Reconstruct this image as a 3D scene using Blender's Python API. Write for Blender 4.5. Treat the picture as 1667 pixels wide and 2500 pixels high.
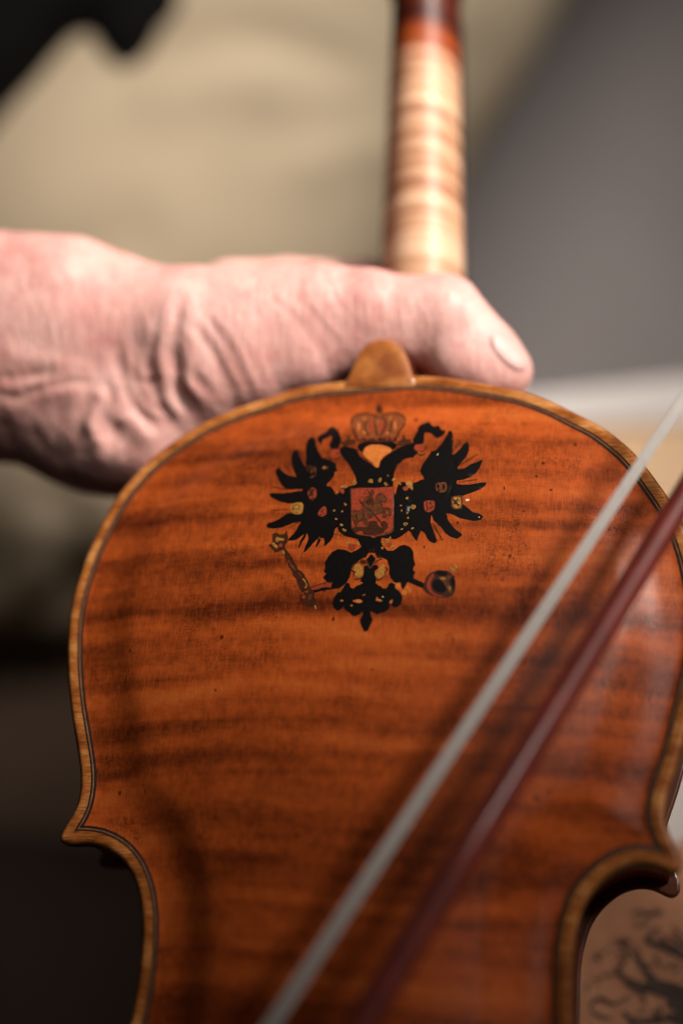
import bpy, math, random
import numpy as np
from mathutils import Matrix, Vector, geometry
from mathutils.bvhtree import BVHTree

random.seed(7)
rng = np.random.default_rng(11)
for o in list(bpy.data.objects):
    bpy.data.objects.remove(o)
scene = bpy.context.scene
COL = scene.collection

# ------------------------------------------------------------------ camera
F = 3814.0 / 2500.0            # focal length in image heights
cd = bpy.data.cameras.new('camera')
cam = bpy.data.objects.new('camera', cd); COL.objects.link(cam)
PITCH = math.radians(-42)
cam.rotation_euler = (math.radians(90) + PITCH, 0, 0)
cam.location = (0, 0, 1.25)
cd.sensor_fit = 'VERTICAL'; cd.sensor_height = 36; cd.sensor_width = 24
cd.lens = F * 36
cd.clip_start = 0.02; cd.clip_end = 50
cd.dof.use_dof = True
cd.dof.focus_distance = 0.409
cd.dof.aperture_fstop = 2.5
cd.dof.aperture_blades = 0
scene.camera = cam
MC = Matrix.Translation(cam.location) @ cam.rotation_euler.to_matrix().to_4x4()
MCn = np.array(MC)
CAM = np.array(cam.location)

# ------------------------------------------------------------------ world, exposure
w = bpy.data.worlds.new('World'); scene.world = w; w.use_nodes = True
bgn = w.node_tree.nodes['Background']
bgn.inputs[0].default_value = (1.0, 0.74, 0.60, 1); bgn.inputs[1].default_value = 0.016
scene.view_settings.view_transform = 'Standard'
scene.view_settings.look = 'None'
scene.view_settings.exposure = 0.0
scene.cycles.max_bounces = 8

def cw(v):
    """camera frame (metres, x right, y up, z towards viewer) to world"""
    return MC @ Vector(v)

# ------------------------------------------------------------------ lamps
def spot(name, loc, target, energy, size, blend, radius, color):
    l = bpy.data.lights.new(name, 'SPOT'); l.energy = energy
    l.spot_size = math.radians(size); l.spot_blend = blend
    l.shadow_soft_size = radius; l.color = color
    o = bpy.data.objects.new(name, l); COL.objects.link(o)
    a = cw(loc); b = cw(target)
    o.location = a
    o.rotation_euler = (b - a).to_track_quat('-Z', 'Y').to_euler()
    return o
spot('key_lamp', (0.64, 0.80, 0.16), (0.052, 0.178, -0.45), 192, 21.4, 1.0, 0.14, (1.0, 0.885, 0.80))
spot('added_side_spot', (0.98, 0.42, -0.10), (0.15, -0.09, -0.39), 42, 15.5, 1.0, 0.26, (1.0, 0.86, 0.74))  # added spot with no seen source, brightens the right of the back
spot('added_background_spot', (0.45, 0.90, 0.60), (0.05, 0.27, -1.05), 120, 41, 1.0, 0.30, (1.0, 0.91, 0.84))  # added background light, no such lamp seen; lifts floor and khaki

# ------------------------------------------------------------------ frames
# violin frame: x across, y along the body towards the neck, z out of the back; millimetres
RV = np.array([[0.97915, 0.0745, -0.18896], [-0.00655, -0.91825, -0.39595], [-0.20301, 0.38893, -0.89862]])
TV = np.array([13.6758, -38.0460, 439.0760])
FP = 3814.0
CP = np.array([833.5, 1250.0])
VM = np.eye(4)
FL = np.diag([1.0, -1.0, -1.0])
VM[:3, :3] = FL @ RV
VM[:3, 3] = FL @ TV * 0.001
VW = MC @ Matrix(VM.tolist())            # violin frame in metres to world

def on_plane(uv, z=0.0):
    """point of the photograph -> (x, y) on the plane z of the violin frame"""
    uv = np.atleast_2d(np.asarray(uv, float))
    z = np.broadcast_to(np.asarray(z, float), (len(uv),))
    d = np.c_[(uv - CP) / FP, np.ones(len(uv))]
    o = -RV.T @ TV; dd = d @ RV
    s = (z - o[2]) / dd[:, 2]
    return (o + dd * s[:, None])[:, :2]

def camp(px, py, D):
    """camera frame in millimetres from a picture point and its distance"""
    return np.array([(px - CP[0]) * D / FP, -(py - CP[1]) * D / FP, -D])

# ------------------------------------------------------------------ object helpers
def empty(name, mat=None, label=None, cat=None):
    o = bpy.data.objects.new(name, None); COL.objects.link(o)
    o.empty_display_size = 0.02
    if mat is not None: o.matrix_world = mat
    if label: o['label'] = label
    if cat: o['category'] = cat
    return o

def mesh_obj(name, verts, faces, mats, parent=None, smooth=True, midx=None, attrs=None, label=None, cat=None, kind=None):
    me = bpy.data.meshes.new(name)
    me.from_pydata([tuple(map(float, v)) for v in verts], [], [tuple(int(i) for i in f) for f in faces])
    if not isinstance(mats, (list, tuple)): mats = [mats]
    for m in mats: me.materials.append(m)
    if midx is not None: me.polygons.foreach_set('material_index', np.asarray(midx, dtype=np.int32))
    me.polygons.foreach_set('use_smooth', [smooth] * len(me.polygons))
    if attrs:
        for k, a in attrs.items():
            at = me.attributes.new(k, 'FLOAT', 'POINT'); at.data.foreach_set('value', np.asarray(a, dtype=np.float32))
    me.update()
    o = bpy.data.objects.new(name, me); COL.objects.link(o)
    if parent is not None: o.parent = parent
    if label: o['label'] = label
    if cat: o['category'] = cat
    if kind: o['kind'] = kind
    return o

# ------------------------------------------------------------------ material helpers
class NT:
    def __init__(s, name):
        s.m = bpy.data.materials.new(name); s.m.use_nodes = True
        s.t = s.m.node_tree; s.b = s.t.nodes['Principled BSDF']
    def n(s, typ, **kw):
        nd = s.t.nodes.new(typ)
        for k, v in kw.items():
            if k.startswith('i_'):
                key = k[2:]; key = int(key) if key.isdigit() else key.replace('_', ' ')
                nd.inputs[key].default_value = v
            else: setattr(nd, k, v)
        return nd
    def l(s, a, b): s.t.links.new(a, b)
    def coord(s, scale=(1, 1, 1), rot=(0, 0, 0), loc=(0, 0, 0)):
        tc = s.n('ShaderNodeTexCoord'); mp = s.n('ShaderNodeMapping')
        mp.inputs['Scale'].default_value = scale; mp.inputs['Rotation'].default_value = rot
        mp.inputs['Location'].default_value = loc
        s.l(tc.outputs['Object'], mp.inputs['Vector']); return mp.outputs[0]
    def noise(s, vec, scale, detail=3, rough=0.55, dist=0.0):
        nd = s.n('ShaderNodeTexNoise'); nd.inputs['Scale'].default_value = scale
        nd.inputs['Detail'].default_value = detail; nd.inputs['Roughness'].default_value = rough
        nd.inputs['Distortion'].default_value = dist
        s.l(vec, nd.inputs['Vector']); return nd.outputs[0]
    def ramp(s, fac, stops):
        r = s.n('ShaderNodeValToRGB'); e = r.color_ramp.elements
        while len(e) < len(stops): e.new(0.5)
        for el, (p, c) in zip(e, stops):
            el.position = p; el.color = (*c, 1) if len(c) == 3 else c
        s.l(fac, r.inputs[0]); return r.outputs[0]
    def mix(s, fac, a, b, mode='MIX'):
        m = s.n('ShaderNodeMix'); m.data_type = 'RGBA'; m.blend_type = mode
        for sock, v in ((m.inputs[0], fac), (m.inputs[6], a), (m.inputs[7], b)):
            if hasattr(v, 'is_output'): s.l(v, sock)
            else: sock.default_value = v if not isinstance(v, tuple) else (*v, 1)
        return m.outputs[2]
    def math(s, op, a, b=0.0, clamp=False):
        m = s.n('ShaderNodeMath'); m.operation = op; m.use_clamp = clamp
        for sock, v in ((m.inputs[0], a), (m.inputs[1], b)):
            if hasattr(v, 'is_output'): s.l(v, sock)
            else: sock.default_value = v
        return m.outputs[0]
    def bump(s, h, strength=0.3, dist=0.001, prev=None):
        b = s.n('ShaderNodeBump'); b.inputs['Strength'].default_value = strength
        b.inputs['Distance'].default_value = dist; s.l(h, b.inputs['Height'])
        if prev is not None: s.l(prev, b.inputs['Normal'])
        return b.outputs[0]
    def attr(s, name):
        a = s.n('ShaderNodeAttribute'); a.attribute_name = name; return a.outputs['Fac']
    def out(s, color=None, rough=None, normal=None, **kw):
        B = s.b.inputs
        if color is not None:
            if hasattr(color, 'is_output'): s.l(color, B['Base Color'])
            else: B['Base Color'].default_value = (*color, 1)
        if rough is not None:
            if hasattr(rough, 'is_output'): s.l(rough, B['Roughness'])
            else: B['Roughness'].default_value = rough
        if normal is not None: s.l(normal, B['Normal'])
        for k, v in kw.items(): B[k.replace('_', ' ')].default_value = v
        return s.m

def maple(name, hi, lo, gold=True, flame=1.0, coat=0.6, dark_end=False):
    """flamed varnished maple; attribute 'd' is the distance from the edge in mm"""
    T = NT(name)
    warp = T.noise(T.coord((1, 1, 1)), 14, 2)
    base = T.coord((8, 120, 8), rot=(0, 0, math.radians(-7)))
    addv = T.n('ShaderNodeVectorMath'); addv.operation = 'ADD'
    wv = T.n('ShaderNodeCombineXYZ'); T.l(T.math('MULTIPLY', warp, 2.2), wv.inputs[1])
    T.l(base, addv.inputs[0]); T.l(wv.outputs[0], addv.inputs[1])
    f1 = T.noise(addv.outputs[0], 1.0, 1.4, 0.45, 0.15)
    f2 = T.noise(T.coord((15, 300, 15), rot=(0, 0, math.radians(-3))), 1.0, 1.5, 0.5, 0.2)
    mot = T.noise(T.coord((1, 1, 1)), 330, 4, 0.65)
    big = T.noise(T.coord((1, 1, 1)), 22, 3, 0.5)
    fib = T.noise(T.coord((2600, 320, 900)), 1.0, 2, 0.5)
    fibh = T.noise(T.coord((300, 2400, 900)), 1.0, 2, 0.5)
    s = T.math('MULTIPLY', f1, 0.92 * flame)
    s = T.math('ADD', s, T.math('MULTIPLY', f2, 0.28 * flame))
    s = T.math('ADD', s, T.math('MULTIPLY', mot, 0.34))
    s = T.math('ADD', s, T.math('MULTIPLY', big, 0.30))
    s = T.math('ADD', s, T.math('MULTIPLY', fib, 0.30))
    s = T.math('ADD', s, T.math('MULTIPLY', fibh, 0.16))
    tot = 0.5 * (1.20 * flame + 1.10)
    s = T.math('SUBTRACT', s, tot - 0.5)
    mid = tuple(a * 0.5 + b * 0.5 for a, b in zip(hi, lo))
    col = T.ramp(s, [(0.24, lo), (0.44, mid), (0.60, hi), (0.78, tuple(min(1, c * q) for c, q in zip(hi, (1.25, 1.55, 1.7))))])
    # pores, scratches and craquelure
    cr = T.noise(T.coord((900, 260, 300)), 1.0, 3, 0.5, 1.2)
    crk = T.math('LESS_THAN', T.math('ABSOLUTE', T.math('SUBTRACT', cr, 0.5)), 0.017)
    msk = T.ramp(T.noise(T.coord((1, 1, 1), loc=(3, 1, 0)), 60, 2), [(0.52, (0, 0, 0)), (0.66, (1, 1, 1))])
    crk = T.math('MULTIPLY', T.math('MULTIPLY', crk, msk), 0.75)
    col = T.mix(crk, col, tuple(c * 0.35 for c in lo))
    cr2 = T.noise(T.coord((200, 1100, 300), loc=(5, 2, 0)), 1.0, 3, 0.5, 1.0)
    crk2 = T.math('MULTIPLY', T.math('MULTIPLY', T.math('LESS_THAN', T.math('ABSOLUTE', T.math('SUBTRACT', cr2, 0.5)), 0.013), msk), 0.6)
    col = T.mix(crk2, col, tuple(c * 0.4 for c in lo))
    vo = T.n('ShaderNodeTexVoronoi'); vo.inputs['Scale'].default_value = 190; T.l(T.coord((1, 0.8, 1)), vo.inputs['Vector'])
    dots = T.math('LESS_THAN', vo.outputs['Distance'], 0.10)
    sel = T.math('GREATER_THAN', T.noise(T.coord((1, 1, 1), loc=(1, 7, 0)), 90, 1), 0.58)
    col = T.mix(T.math('MULTIPLY', T.math('MULTIPLY', dots, sel), 0.75), col, tuple(c * 0.25 for c in lo))
    vo2 = T.n('ShaderNodeTexVoronoi'); vo2.inputs['Scale'].default_value = 70; T.l(T.coord((1, 1, 1), loc=(2, 2, 0)), vo2.inputs['Vector'])
    chips = T.math('LESS_THAN', T.math('ADD', vo2.outputs['Distance'], T.math('MULTIPLY', mot, 0.42)), 0.225)
    sel2 = T.math('GREATER_THAN', T.noise(T.coord((1, 1, 1), loc=(8, 3, 0)), 45, 1), 0.52)
    col = T.mix(T.math('MULTIPLY', T.math('MULTIPLY', chips, sel2), 0.75), col, (0.50, 0.24, 0.05))
    if gold:
        d = T.attr('d')
        g = T.noise(T.coord((0.6, 1.5, 1), loc=(0, 0, 4)), 110, 3)
        gold_c = T.ramp(T.math('ADD', T.math('MULTIPLY', g, 0.6), T.math('MULTIPLY', fibh, 0.4)),
                        [(0.34, (0.13, 0.032, 0.008)), (0.50, (0.36, 0.118, 0.025)), (0.66, (0.62, 0.30, 0.10))])
        edge = T.math('ADD', d, T.math('MULTIPLY', T.math('SUBTRACT', g, 0.5), 0.9))
        mask = T.ramp(T.math('MULTIPLY', edge, 0.1), [(0.33, (1, 1, 1)), (0.38, (0, 0, 0))])
        col = T.mix(mask, col, gold_c)
        # shaded edge painted as darker colour on the very rim
        rim_shade = T.ramp(T.math('MULTIPLY', d, 0.1), [(0.005, (0.22, 0.22, 0.22)), (0.05, (1, 1, 1))])
        col = T.mix(1.0, col, rim_shade, 'MULTIPLY')
    nrm = T.bump(fib, 0.10, 0.0004)
    nrm = T.bump(mot, 0.10, 0.0010, nrm)
    rr = T.ramp(big, [(0.3, (0.24, 0.24, 0.24)), (0.7, (0.38, 0.38, 0.38))])
    return T.out(col, rr, nrm, Coat_Weight=coat * 0.18, Coat_Roughness=0.30, Coat_IOR=1.45, Specular_IOR_Level=0.14)

def plain(name, col, rough=0.5, var=0.15, scale=120, coat=0.0, bump=0.0, **kw):
    T = NT(name)
    n = T.noise(T.coord(), scale, 4)
    c = T.ramp(n, [(0.3, tuple(x * (1 - var) for x in col)), (0.7, tuple(min(1, x * (1 + var)) for x in col))])
    nr = T.bump(n, bump, 0.001) if bump else None
    return T.out(c, rough, nr, Coat_Weight=coat, **kw)

M = {}
M['back'] = maple('flamed_maple_back', (0.42, 0.080, 0.014), (0.080, 0.0135, 0.004))
M['rib'] = maple('flamed_maple_rib', (0.36, 0.07, 0.015), (0.06, 0.012, 0.005), gold=False, coat=1.0)
M['ebony'] = plain('ebony', (0.006, 0.005, 0.005), 0.35, 0.3, 300, 0.2)
M['inlay_dark'] = plain('inlay_black', (0.016, 0.007, 0.004), 0.45, 0.4, 600, 0.5)
M['inlay_light'] = plain('inlay_maple', (0.24, 0.095, 0.035), 0.45, 0.4, 500, 0.5)
M['top'] = plain('spruce_top', (0.10, 0.025, 0.008), 0.35, 0.3, 60, 0.5)

def neck_mat():
    T = NT('pale_neck_maple')
    f1 = T.noise(T.coord((10, 210, 10), rot=(0, 0, 0.12)), 1.0, 2, 0.5, 0.2)
    f2 = T.noise(T.coord((20, 420, 20), rot=(0, 0, 0.1)), 1.0, 2, 0.5, 0.3)
    s = T.math('ADD', T.math('MULTIPLY', f1, 0.8), T.math('MULTIPLY', f2, 0.25))
    col = T.ramp(s, [(0.38, (0.16, 0.060, 0.030)), (0.46, (0.32, 0.16, 0.085)), (0.55, (0.46, 0.275, 0.165)), (0.66, (0.54, 0.36, 0.235))])
    tc = T.n('ShaderNodeTexCoord'); sp = T.n('ShaderNodeSeparateXYZ'); T.l(tc.outputs['Object'], sp.inputs[0])
    end = T.math('MULTIPLY', sp.outputs[1], 5.0)      # varnish begins again towards the scroll
    dk = T.ramp(end, [(0.615, (1, 1, 1)), (0.65, (0.55, 0.17, 0.04)), (0.70, (0.10, 0.02, 0.006))])
    col = T.mix(1.0, col, dk, 'MULTIPLY')
    heel_shade = T.ramp(T.math('MULTIPLY', sp.outputs[1], 10.0), [(0.20, (0.16, 0.05, 0.03)), (0.36, (1, 1, 1))])  # shade of the gap under the thumb, painted into the heel colour
    col = T.mix(1.0, col, heel_shade, 'MULTIPLY')
    return T.out(col, 0.5, T.bump(f2, 0.05, 0.001), Coat_Weight=0.10, Coat_Roughness=0.3, Specular_IOR_Level=0.25)
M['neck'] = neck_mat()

def button_mat():
    T = NT('worn_button')
    v = T.coord()
    n = T.noise(v, 170, 4)
    tc = T.n('ShaderNodeTexCoord'); vm = T.n('ShaderNodeVectorMath'); vm.operation = 'DISTANCE'
    T.l(tc.outputs['Object'], vm.inputs[0]); vm.inputs[1].default_value = (-0.0015, 0.0035, 0.0)
    dd = T.math('ADD', T.math('MULTIPLY', vm.outputs['Value'], 100), T.math('MULTIPLY', n, 0.45))
    g = T.ramp(n, [(0.3, (0.20, 0.055, 0.010)), (0.5, (0.30, 0.095, 0.018)), (0.7, (0.40, 0.16, 0.036))])
    k = T.ramp(dd, [(0.35, (0.6, 0.6, 0.6)), (0.85, (0, 0, 0))])
    col = T.mix(k, g, (0.13, 0.026, 0.009))
    return T.out(col, 0.4, T.bump(n, 0.1, 0.0005), Coat_Weight=0.6, Coat_Roughness=0.2)
M['button'] = button_mat()

# ------------------------------------------------------------------ violin outline (mm, violin frame)
def zoomed(ox, oy, s, pts): return [(ox + x * s, oy + y * s) for x, y in pts]
left_px = zoomed(600, 620, .5102, [(480, 600), (400, 607), (300, 622), (200, 643)]) + [(650, 967), (574, 992.5), (494.4, 1027.6), (437, 1062.6), (392.3, 1094.5), (354, 1126.4), (322, 1161.5), (296.7, 1190), (271, 1228.5), (249, 1266.7), (229.7, 1305), (213.8, 1340), (201, 1372), (192, 1400), (180, 1435.7), (170, 1480), (164.6, 1519), (162, 1564), (161.3, 1608), (164, 1668), (169, 1721), (178, 1781), (187.8, 1840), (193, 1882), (194, 1912), (189, 1950.6), (177.4, 1983), (156.5, 2013), (146, 2031), (141, 2048)]
left_w = [(148, 2057), (156, 2059.5), (177, 2061), (205, 2059), (240, 2064.6), (263.7, 2075), (287, 2090), (305.7, 2111), (319.8, 2134.7), (331.5, 2165), (339.6, 2198), (343, 2230.6), (344, 2265.6), (343, 2300.7), (339.6, 2342.8), (335, 2382.5), (328, 2429), (319.8, 2469), (312.8, 2500)]
right_px = zoomed(600, 620, .5102, [(800, 575), (900, 577), (1000, 588), (1100, 604)]) + [(1250, 944), (1303, 959), (1356, 980), (1410, 1007), (1463, 1034), (1503, 1063), (1543, 1097), (1580, 1140), (1609, 1180), (1633, 1214)]
right_px2 = [(1667, 1817), (1657, 1850), (1646, 1886), (1633, 1921), (1623, 1957), (1620, 1983), (1623, 2003), (1630, 2023), (1638, 2044), (1651, 2067), (1661, 2092)]
right_w = [(1661, 2118), (1646, 2136), (1627.7, 2131), (1604, 2117), (1581, 2109), (1557.5, 2107.7), (1534, 2111), (1506, 2121.7), (1482.6, 2138), (1461.5, 2157), (1445, 2175.6), (1431, 2196.6), (1420, 2222.4), (1412, 2248), (1406, 2273.9), (1401, 2304), (1398, 2339), (1397, 2374.6), (1396, 2430), (1396, 2500)]
Lu = on_plane(left_px); Lw_ = on_plane(left_w)
Ru = on_plane(right_px); Ru2 = on_plane(right_px2); Rw_ = on_plane(right_w)
mir = np.array([-1, 1])
gap = [(p * mir) for p in Lu if Ru2[0, 1] + 3 < p[1] < Ru[-1, 1] - 3 and p[0] < -70]
Ru = np.vstack([Ru, np.array(gap), Ru2])

def spl(P, n_per_mm=1.6, closed=False):
    """Catmull-Rom (centripetal-free), resampled evenly"""
    P = np.asarray(P, float); out = []
    Q = np.vstack([2 * P[0] - P[1], P, 2 * P[-1] - P[-2]])
    for i in range(1, len(Q) - 2):
        a, b, c, d = Q[i - 1], Q[i], Q[i + 1], Q[i + 2]
        for t in np.linspace(0, 1, 12, endpoint=False):
            out.append(0.5 * (2 * b + (c - a) * t + (2 * a - 5 * b + 4 * c - d) * t * t + (3 * b - a - 3 * c + d) * t ** 3))
    out.append(P[-1]); out = np.array(out)
    L = np.r_[0, np.cumsum(np.linalg.norm(np.diff(out, axis=0), axis=1))]
    n = max(3, int(L[-1] * n_per_mm)); s = np.linspace(0, L[-1], n)
    r = np.c_[np.interp(s, L, out[:, 0]), np.interp(s, L, out[:, 1])]
    return r

def smooth_line(P, it=10):
    P = P.copy()
    for _ in range(it): P[1:-1] = 0.25 * P[:-2] + 0.5 * P[1:-1] + 0.25 * P[2:]
    return P
lowC = np.array([(-55.2, -184.5), (-59.5, -193), (-67, -201.5), (-76, -207), (-85.5, -209.5)])
lowB = np.array([(-87.6, -212.5), (-86.3, -217.5), (-86.6, -224), (-91, -233), (-96, -244), (-98.5, -256), (-98, -268), (-94, -280), (-86, -291), (-73, -301), (-55, -308.5), (-33, -312.5), (0, -314)])
seg_upper = np.vstack([Lu[::-1], Ru])                       # left corner over the top to the right corner
seg_cl = np.vstack([Lw_, lowC]); seg_cr = np.vstack([Rw_, lowC * mir])
seg_low = np.vstack([lowB * np.array([1, 1]), (lowB[:-1] * mir)[::-1]])
S_up = smooth_line(spl(seg_upper), 14); S_cl = smooth_line(spl(seg_cl), 8); S_cr = smooth_line(spl(seg_cr), 8); S_lo = smooth_line(spl(seg_low), 10)
def join(a, b):                                             # rounded corner tip between two segment ends
    n = max(1, int(np.linalg.norm(a - b) * 1.4))
    return np.array([a + (b - a) * t for t in np.linspace(0, 1, n + 2)[1:-1]])
OUT = np.vstack([S_up, join(S_up[-1], S_cr[0]), S_cr, join(S_cr[-1], S_lo[-1]), S_lo[::-1], join(S_lo[0], S_cl[-1]), S_cl[::-1], join(S_cl[0], S_up[0])])
for _ in range(2): OUT = 0.25 * np.roll(OUT, 1, 0) + 0.5 * OUT + 0.25 * np.roll(OUT, -1, 0)
# clockwise or not
area = 0.5 * np.sum(OUT[:, 0] * np.roll(OUT[:, 1], -1) - np.roll(OUT[:, 0], -1) * OUT[:, 1])
if area < 0: OUT = OUT[::-1]
S0 = OUT; S1 = np.roll(OUT, -1, 0)

def dist(P):
    P = np.atleast_2d(P); res = np.empty(len(P)); d = S1 - S0; dl = (d * d).sum(1)
    for i in range(0, len(P), 4000):
        q = P[i:i + 4000][:, None, :] - S0[None]
        u = np.clip((q * d).sum(2) / dl, 0, 1)
        res[i:i + 4000] = np.sqrt(((q - d * u[..., None]) ** 2).sum(2).min(1))
    return res

def inside(P, poly=None):
    poly = OUT if poly is None else poly
    P = np.atleast_2d(P); x, y = P[:, 0], P[:, 1]; c = np.zeros(len(P), bool)
    a = poly; b = np.roll(poly, -1, 0)
    for (x0, y0), (x1, y1) in zip(a, b):
        if y0 == y1: continue
        m = ((y0 > y) != (y1 > y)) & (x < (x1 - x0) * (y - y0) / (y1 - y0) + x0)
        c ^= m
    return c

# arching: a membrane stretched over the outline, flattened on top
gx = np.arange(-104, 105, 2.0); gy = np.arange(-320, 6, 2.0)
GX, GY = np.meshgrid(gx, gy, indexing='ij')
gp = np.c_[GX.ravel(), GY.ravel()]
gin = inside(gp).reshape(GX.shape)
gd = (dist(gp).reshape(GX.shape)) * gin
core = gd > 5.0
H = np.zeros(GX.shape)
for it in range(3500):
    Hn = 0.25 * (np.roll(H, 1, 0) + np.roll(H, -1, 0) + np.roll(H, 1, 1) + np.roll(H, -1, 1)) + 0.001
    H = np.where(core, Hn, 0)
H /= H.max()
H = np.where(core, H, 0) ** 0.88
for _ in range(3):
    H = 0.5 * H + 0.125 * (np.roll(H, 1, 0) + np.roll(H, -1, 0) + np.roll(H, 1, 1) + np.roll(H, -1, 1))
ARCH = 12.8
def bil(G, P):
    fx = np.clip((P[:, 0] - gx[0]) / 2.0, 0, len(gx) - 2.001); fy = np.clip((P[:, 1] - gy[0]) / 2.0, 0, len(gy) - 2.001)
    i = fx.astype(int); j = fy.astype(int); u = fx - i; v = fy - j
    def cub(a, b, c, d, t): return 0.5 * (2 * b + (c - a) * t + (2 * a - 5 * b + 4 * c - d) * t * t + (3 * b - a - 3 * c + d) * t ** 3)
    cols = []
    for k in (-1, 0, 1, 2):
        ii = np.clip(i + k, 0, len(gx) - 1)
        cols.append(cub(*[G[ii, np.clip(j + m, 0, len(gy) - 1)] for m in (-1, 0, 1, 2)], v))
    return cub(*cols, u)
def z_back(P, d=None):
    P = np.atleast_2d(np.asarray(P, float))
    if d is None: d = dist(P)
    z = -1.3 * np.clip(1 - d / 1.4, 0, 1) ** 2
    z -= 0.35 * np.exp(-((d - 5.2) / 2.0) ** 2)
    t = np.clip((d - 4.8) / 17.0, 0, 1); t = t * t * (3 - 2 * t)
    return z + t * ARCH * np.clip(bil(H, P), 0, None)

def on_back(uv):
    """picture points onto the arched back; returns x, y"""
    uv = np.atleast_2d(np.asarray(uv, float)); z = np.full(len(uv), 8.0)
    for _ in range(7):
        P = on_plane(uv, z); z = 0.3 * z + 0.7 * z_back(P)
    return on_plane(uv, z)

def cdt(loops, pts, eps=1e-5):
    """triangulated union of closed loops with extra interior points"""
    vs = []; fs = []
    for lp in loops:
        b = len(vs); vs += [Vector((float(p[0]), float(p[1]))) for p in lp]; fs.append(list(range(b, b + len(lp))))
    vs += [Vector((float(p[0]), float(p[1]))) for p in pts]
    r = geometry.delaunay_2d_cdt(vs, [], fs, 1, eps)
    return np.array([(v.x, v.y) for v in r[0]]), [list(f) for f in r[2]]

def offset_loop(d, P=None, keep=0.97):
    """points of the outline moved inwards by d, dropped where corners would fold"""
    A = OUT if P is None else P
    t = np.roll(A, -1, 0) - np.roll(A, 1, 0); t /= np.linalg.norm(t, axis=1)[:, None] + 1e-9
    n = np.c_[-t[:, 1], t[:, 0]]
    Q = A + n * d
    return Q[dist(Q) > d * keep]

violin = empty('violin', VW, 'amber brown varnished violin seen from the back, black double-headed eagle painted on it', 'violin')

def build_back():
    xs = np.arange(-100, 101, 1.5); ys = np.arange(-315, 3, 1.5)
    A, B = np.meshgrid(xs, ys, indexing='ij'); P = np.c_[A.ravel(), B.ravel()]
    P[:, 0] += ((np.arange(len(P)) % 2) * 0.35)
    P = P[inside(P)]; P = P[dist(P) > 8.2]
    rings = [offset_loop(d) for d in (0.25, 0.6, 1.0, 1.45, 2.2, 3.0, 3.8, 4.5, 5.2, 6.0, 7.0)]
    V, Fc = cdt([OUT], np.vstack([P] + rings))
    d = dist(V); d[d < 1e-3] = 0
    zt = z_back(V, d)
    n = len(V)
    # lower surface follows the arching 4 mm below
    zb = -4.2 + np.clip((d - 6) / 8, 0, 1) * np.clip(zt, 0, None) * 0.93
    verts = [(x * .001, y * .001, z * .001) for (x, y), z in zip(V, zt)] + [(x * .001, y * .001, z * .001) for (x, y), z in zip(V, zb)]
    faces = list(Fc) + [[i + n for i in f[::-1]] for f in Fc]
    # boundary edges
    ed = {}
    for f in Fc:
        for a, b in zip(f, f[1:] + f[:1]): ed[(a, b)] = 1
    bd = [(a, b) for (a, b) in ed if (b, a) not in ed]
    base = len(verts); mp = {}
    for a, b in bd:
        for q in (a,):
            mp[q] = len(verts); x, y = V[q]; verts.append((x * .001, y * .001, -3.0 * .001))
    for a, b in bd:
        faces.append([b, a, mp[a], mp[b]]); faces.append([mp[b], mp[a], a + n, b + n])
    dd = list(d) + list(np.where(d < 1.2, 0.0, d)) + [0.0] * (len(verts) - 2 * n)
    return mesh_obj('back_plate', verts, faces, M['back'], violin, attrs={'d': dd})
back = build_back()

def strip_from(loopA, loopB): pass

def purfling(d0, d1, name, mat):
    """inlaid band between distances d0 and d1 from the edge, following each bout"""
    verts, faces = [], []
    segs = [S_up, S_cr, S_lo, S_cl]
    for S in segs:
        t = np.gradient(S, axis=0); t /= np.linalg.norm(t, axis=1)[:, None]
        n = np.c_[-t[:, 1], t[:, 0]]
        m = S[len(S) // 2] + n[len(S) // 2] * 3
        if not inside(m[None])[0]: n = -n
        # extend a little past the ends so that the mitre meets
        ks = np.linspace(d0, d1, 3)
        rows = [S + n * k for k in ks]
        ok = dist(rows[0]) > d0 * 0.965
        ok &= inside(rows[0])
        prev = None
        for i in range(len(S)):
            if not ok[i]: prev = None; continue
            P = np.array([r[i] for r in rows]); z = z_back(P) + 0.035
            b = len(verts)
            verts += [(p[0] * .001, p[1] * .001, zz * .001) for p, zz in zip(P, z)]
            if prev is not None:
                for k in range(2): faces.append((prev + k, prev + k + 1, b + k + 1, b + k))
            prev = b
    # make every face look up
    F2 = []
    for f in faces:
        a, b, c = [np.array(verts[i][:2]) for i in f[:3]]
        u, v = b - a, c - b
        F2.append(f if u[0] * v[1] - u[1] * v[0] > 0 else f[::-1])
    return mesh_obj(name, verts, F2, mat, back)
purfling(3.25, 3.75, 'purfling_strip', M['inlay_dark'])
purfling(3.75, 4.05, 'purfling_strip', M['inlay_light'])
purfling(4.05, 4.72, 'purfling_strip', M['inlay_dark'])

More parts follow.
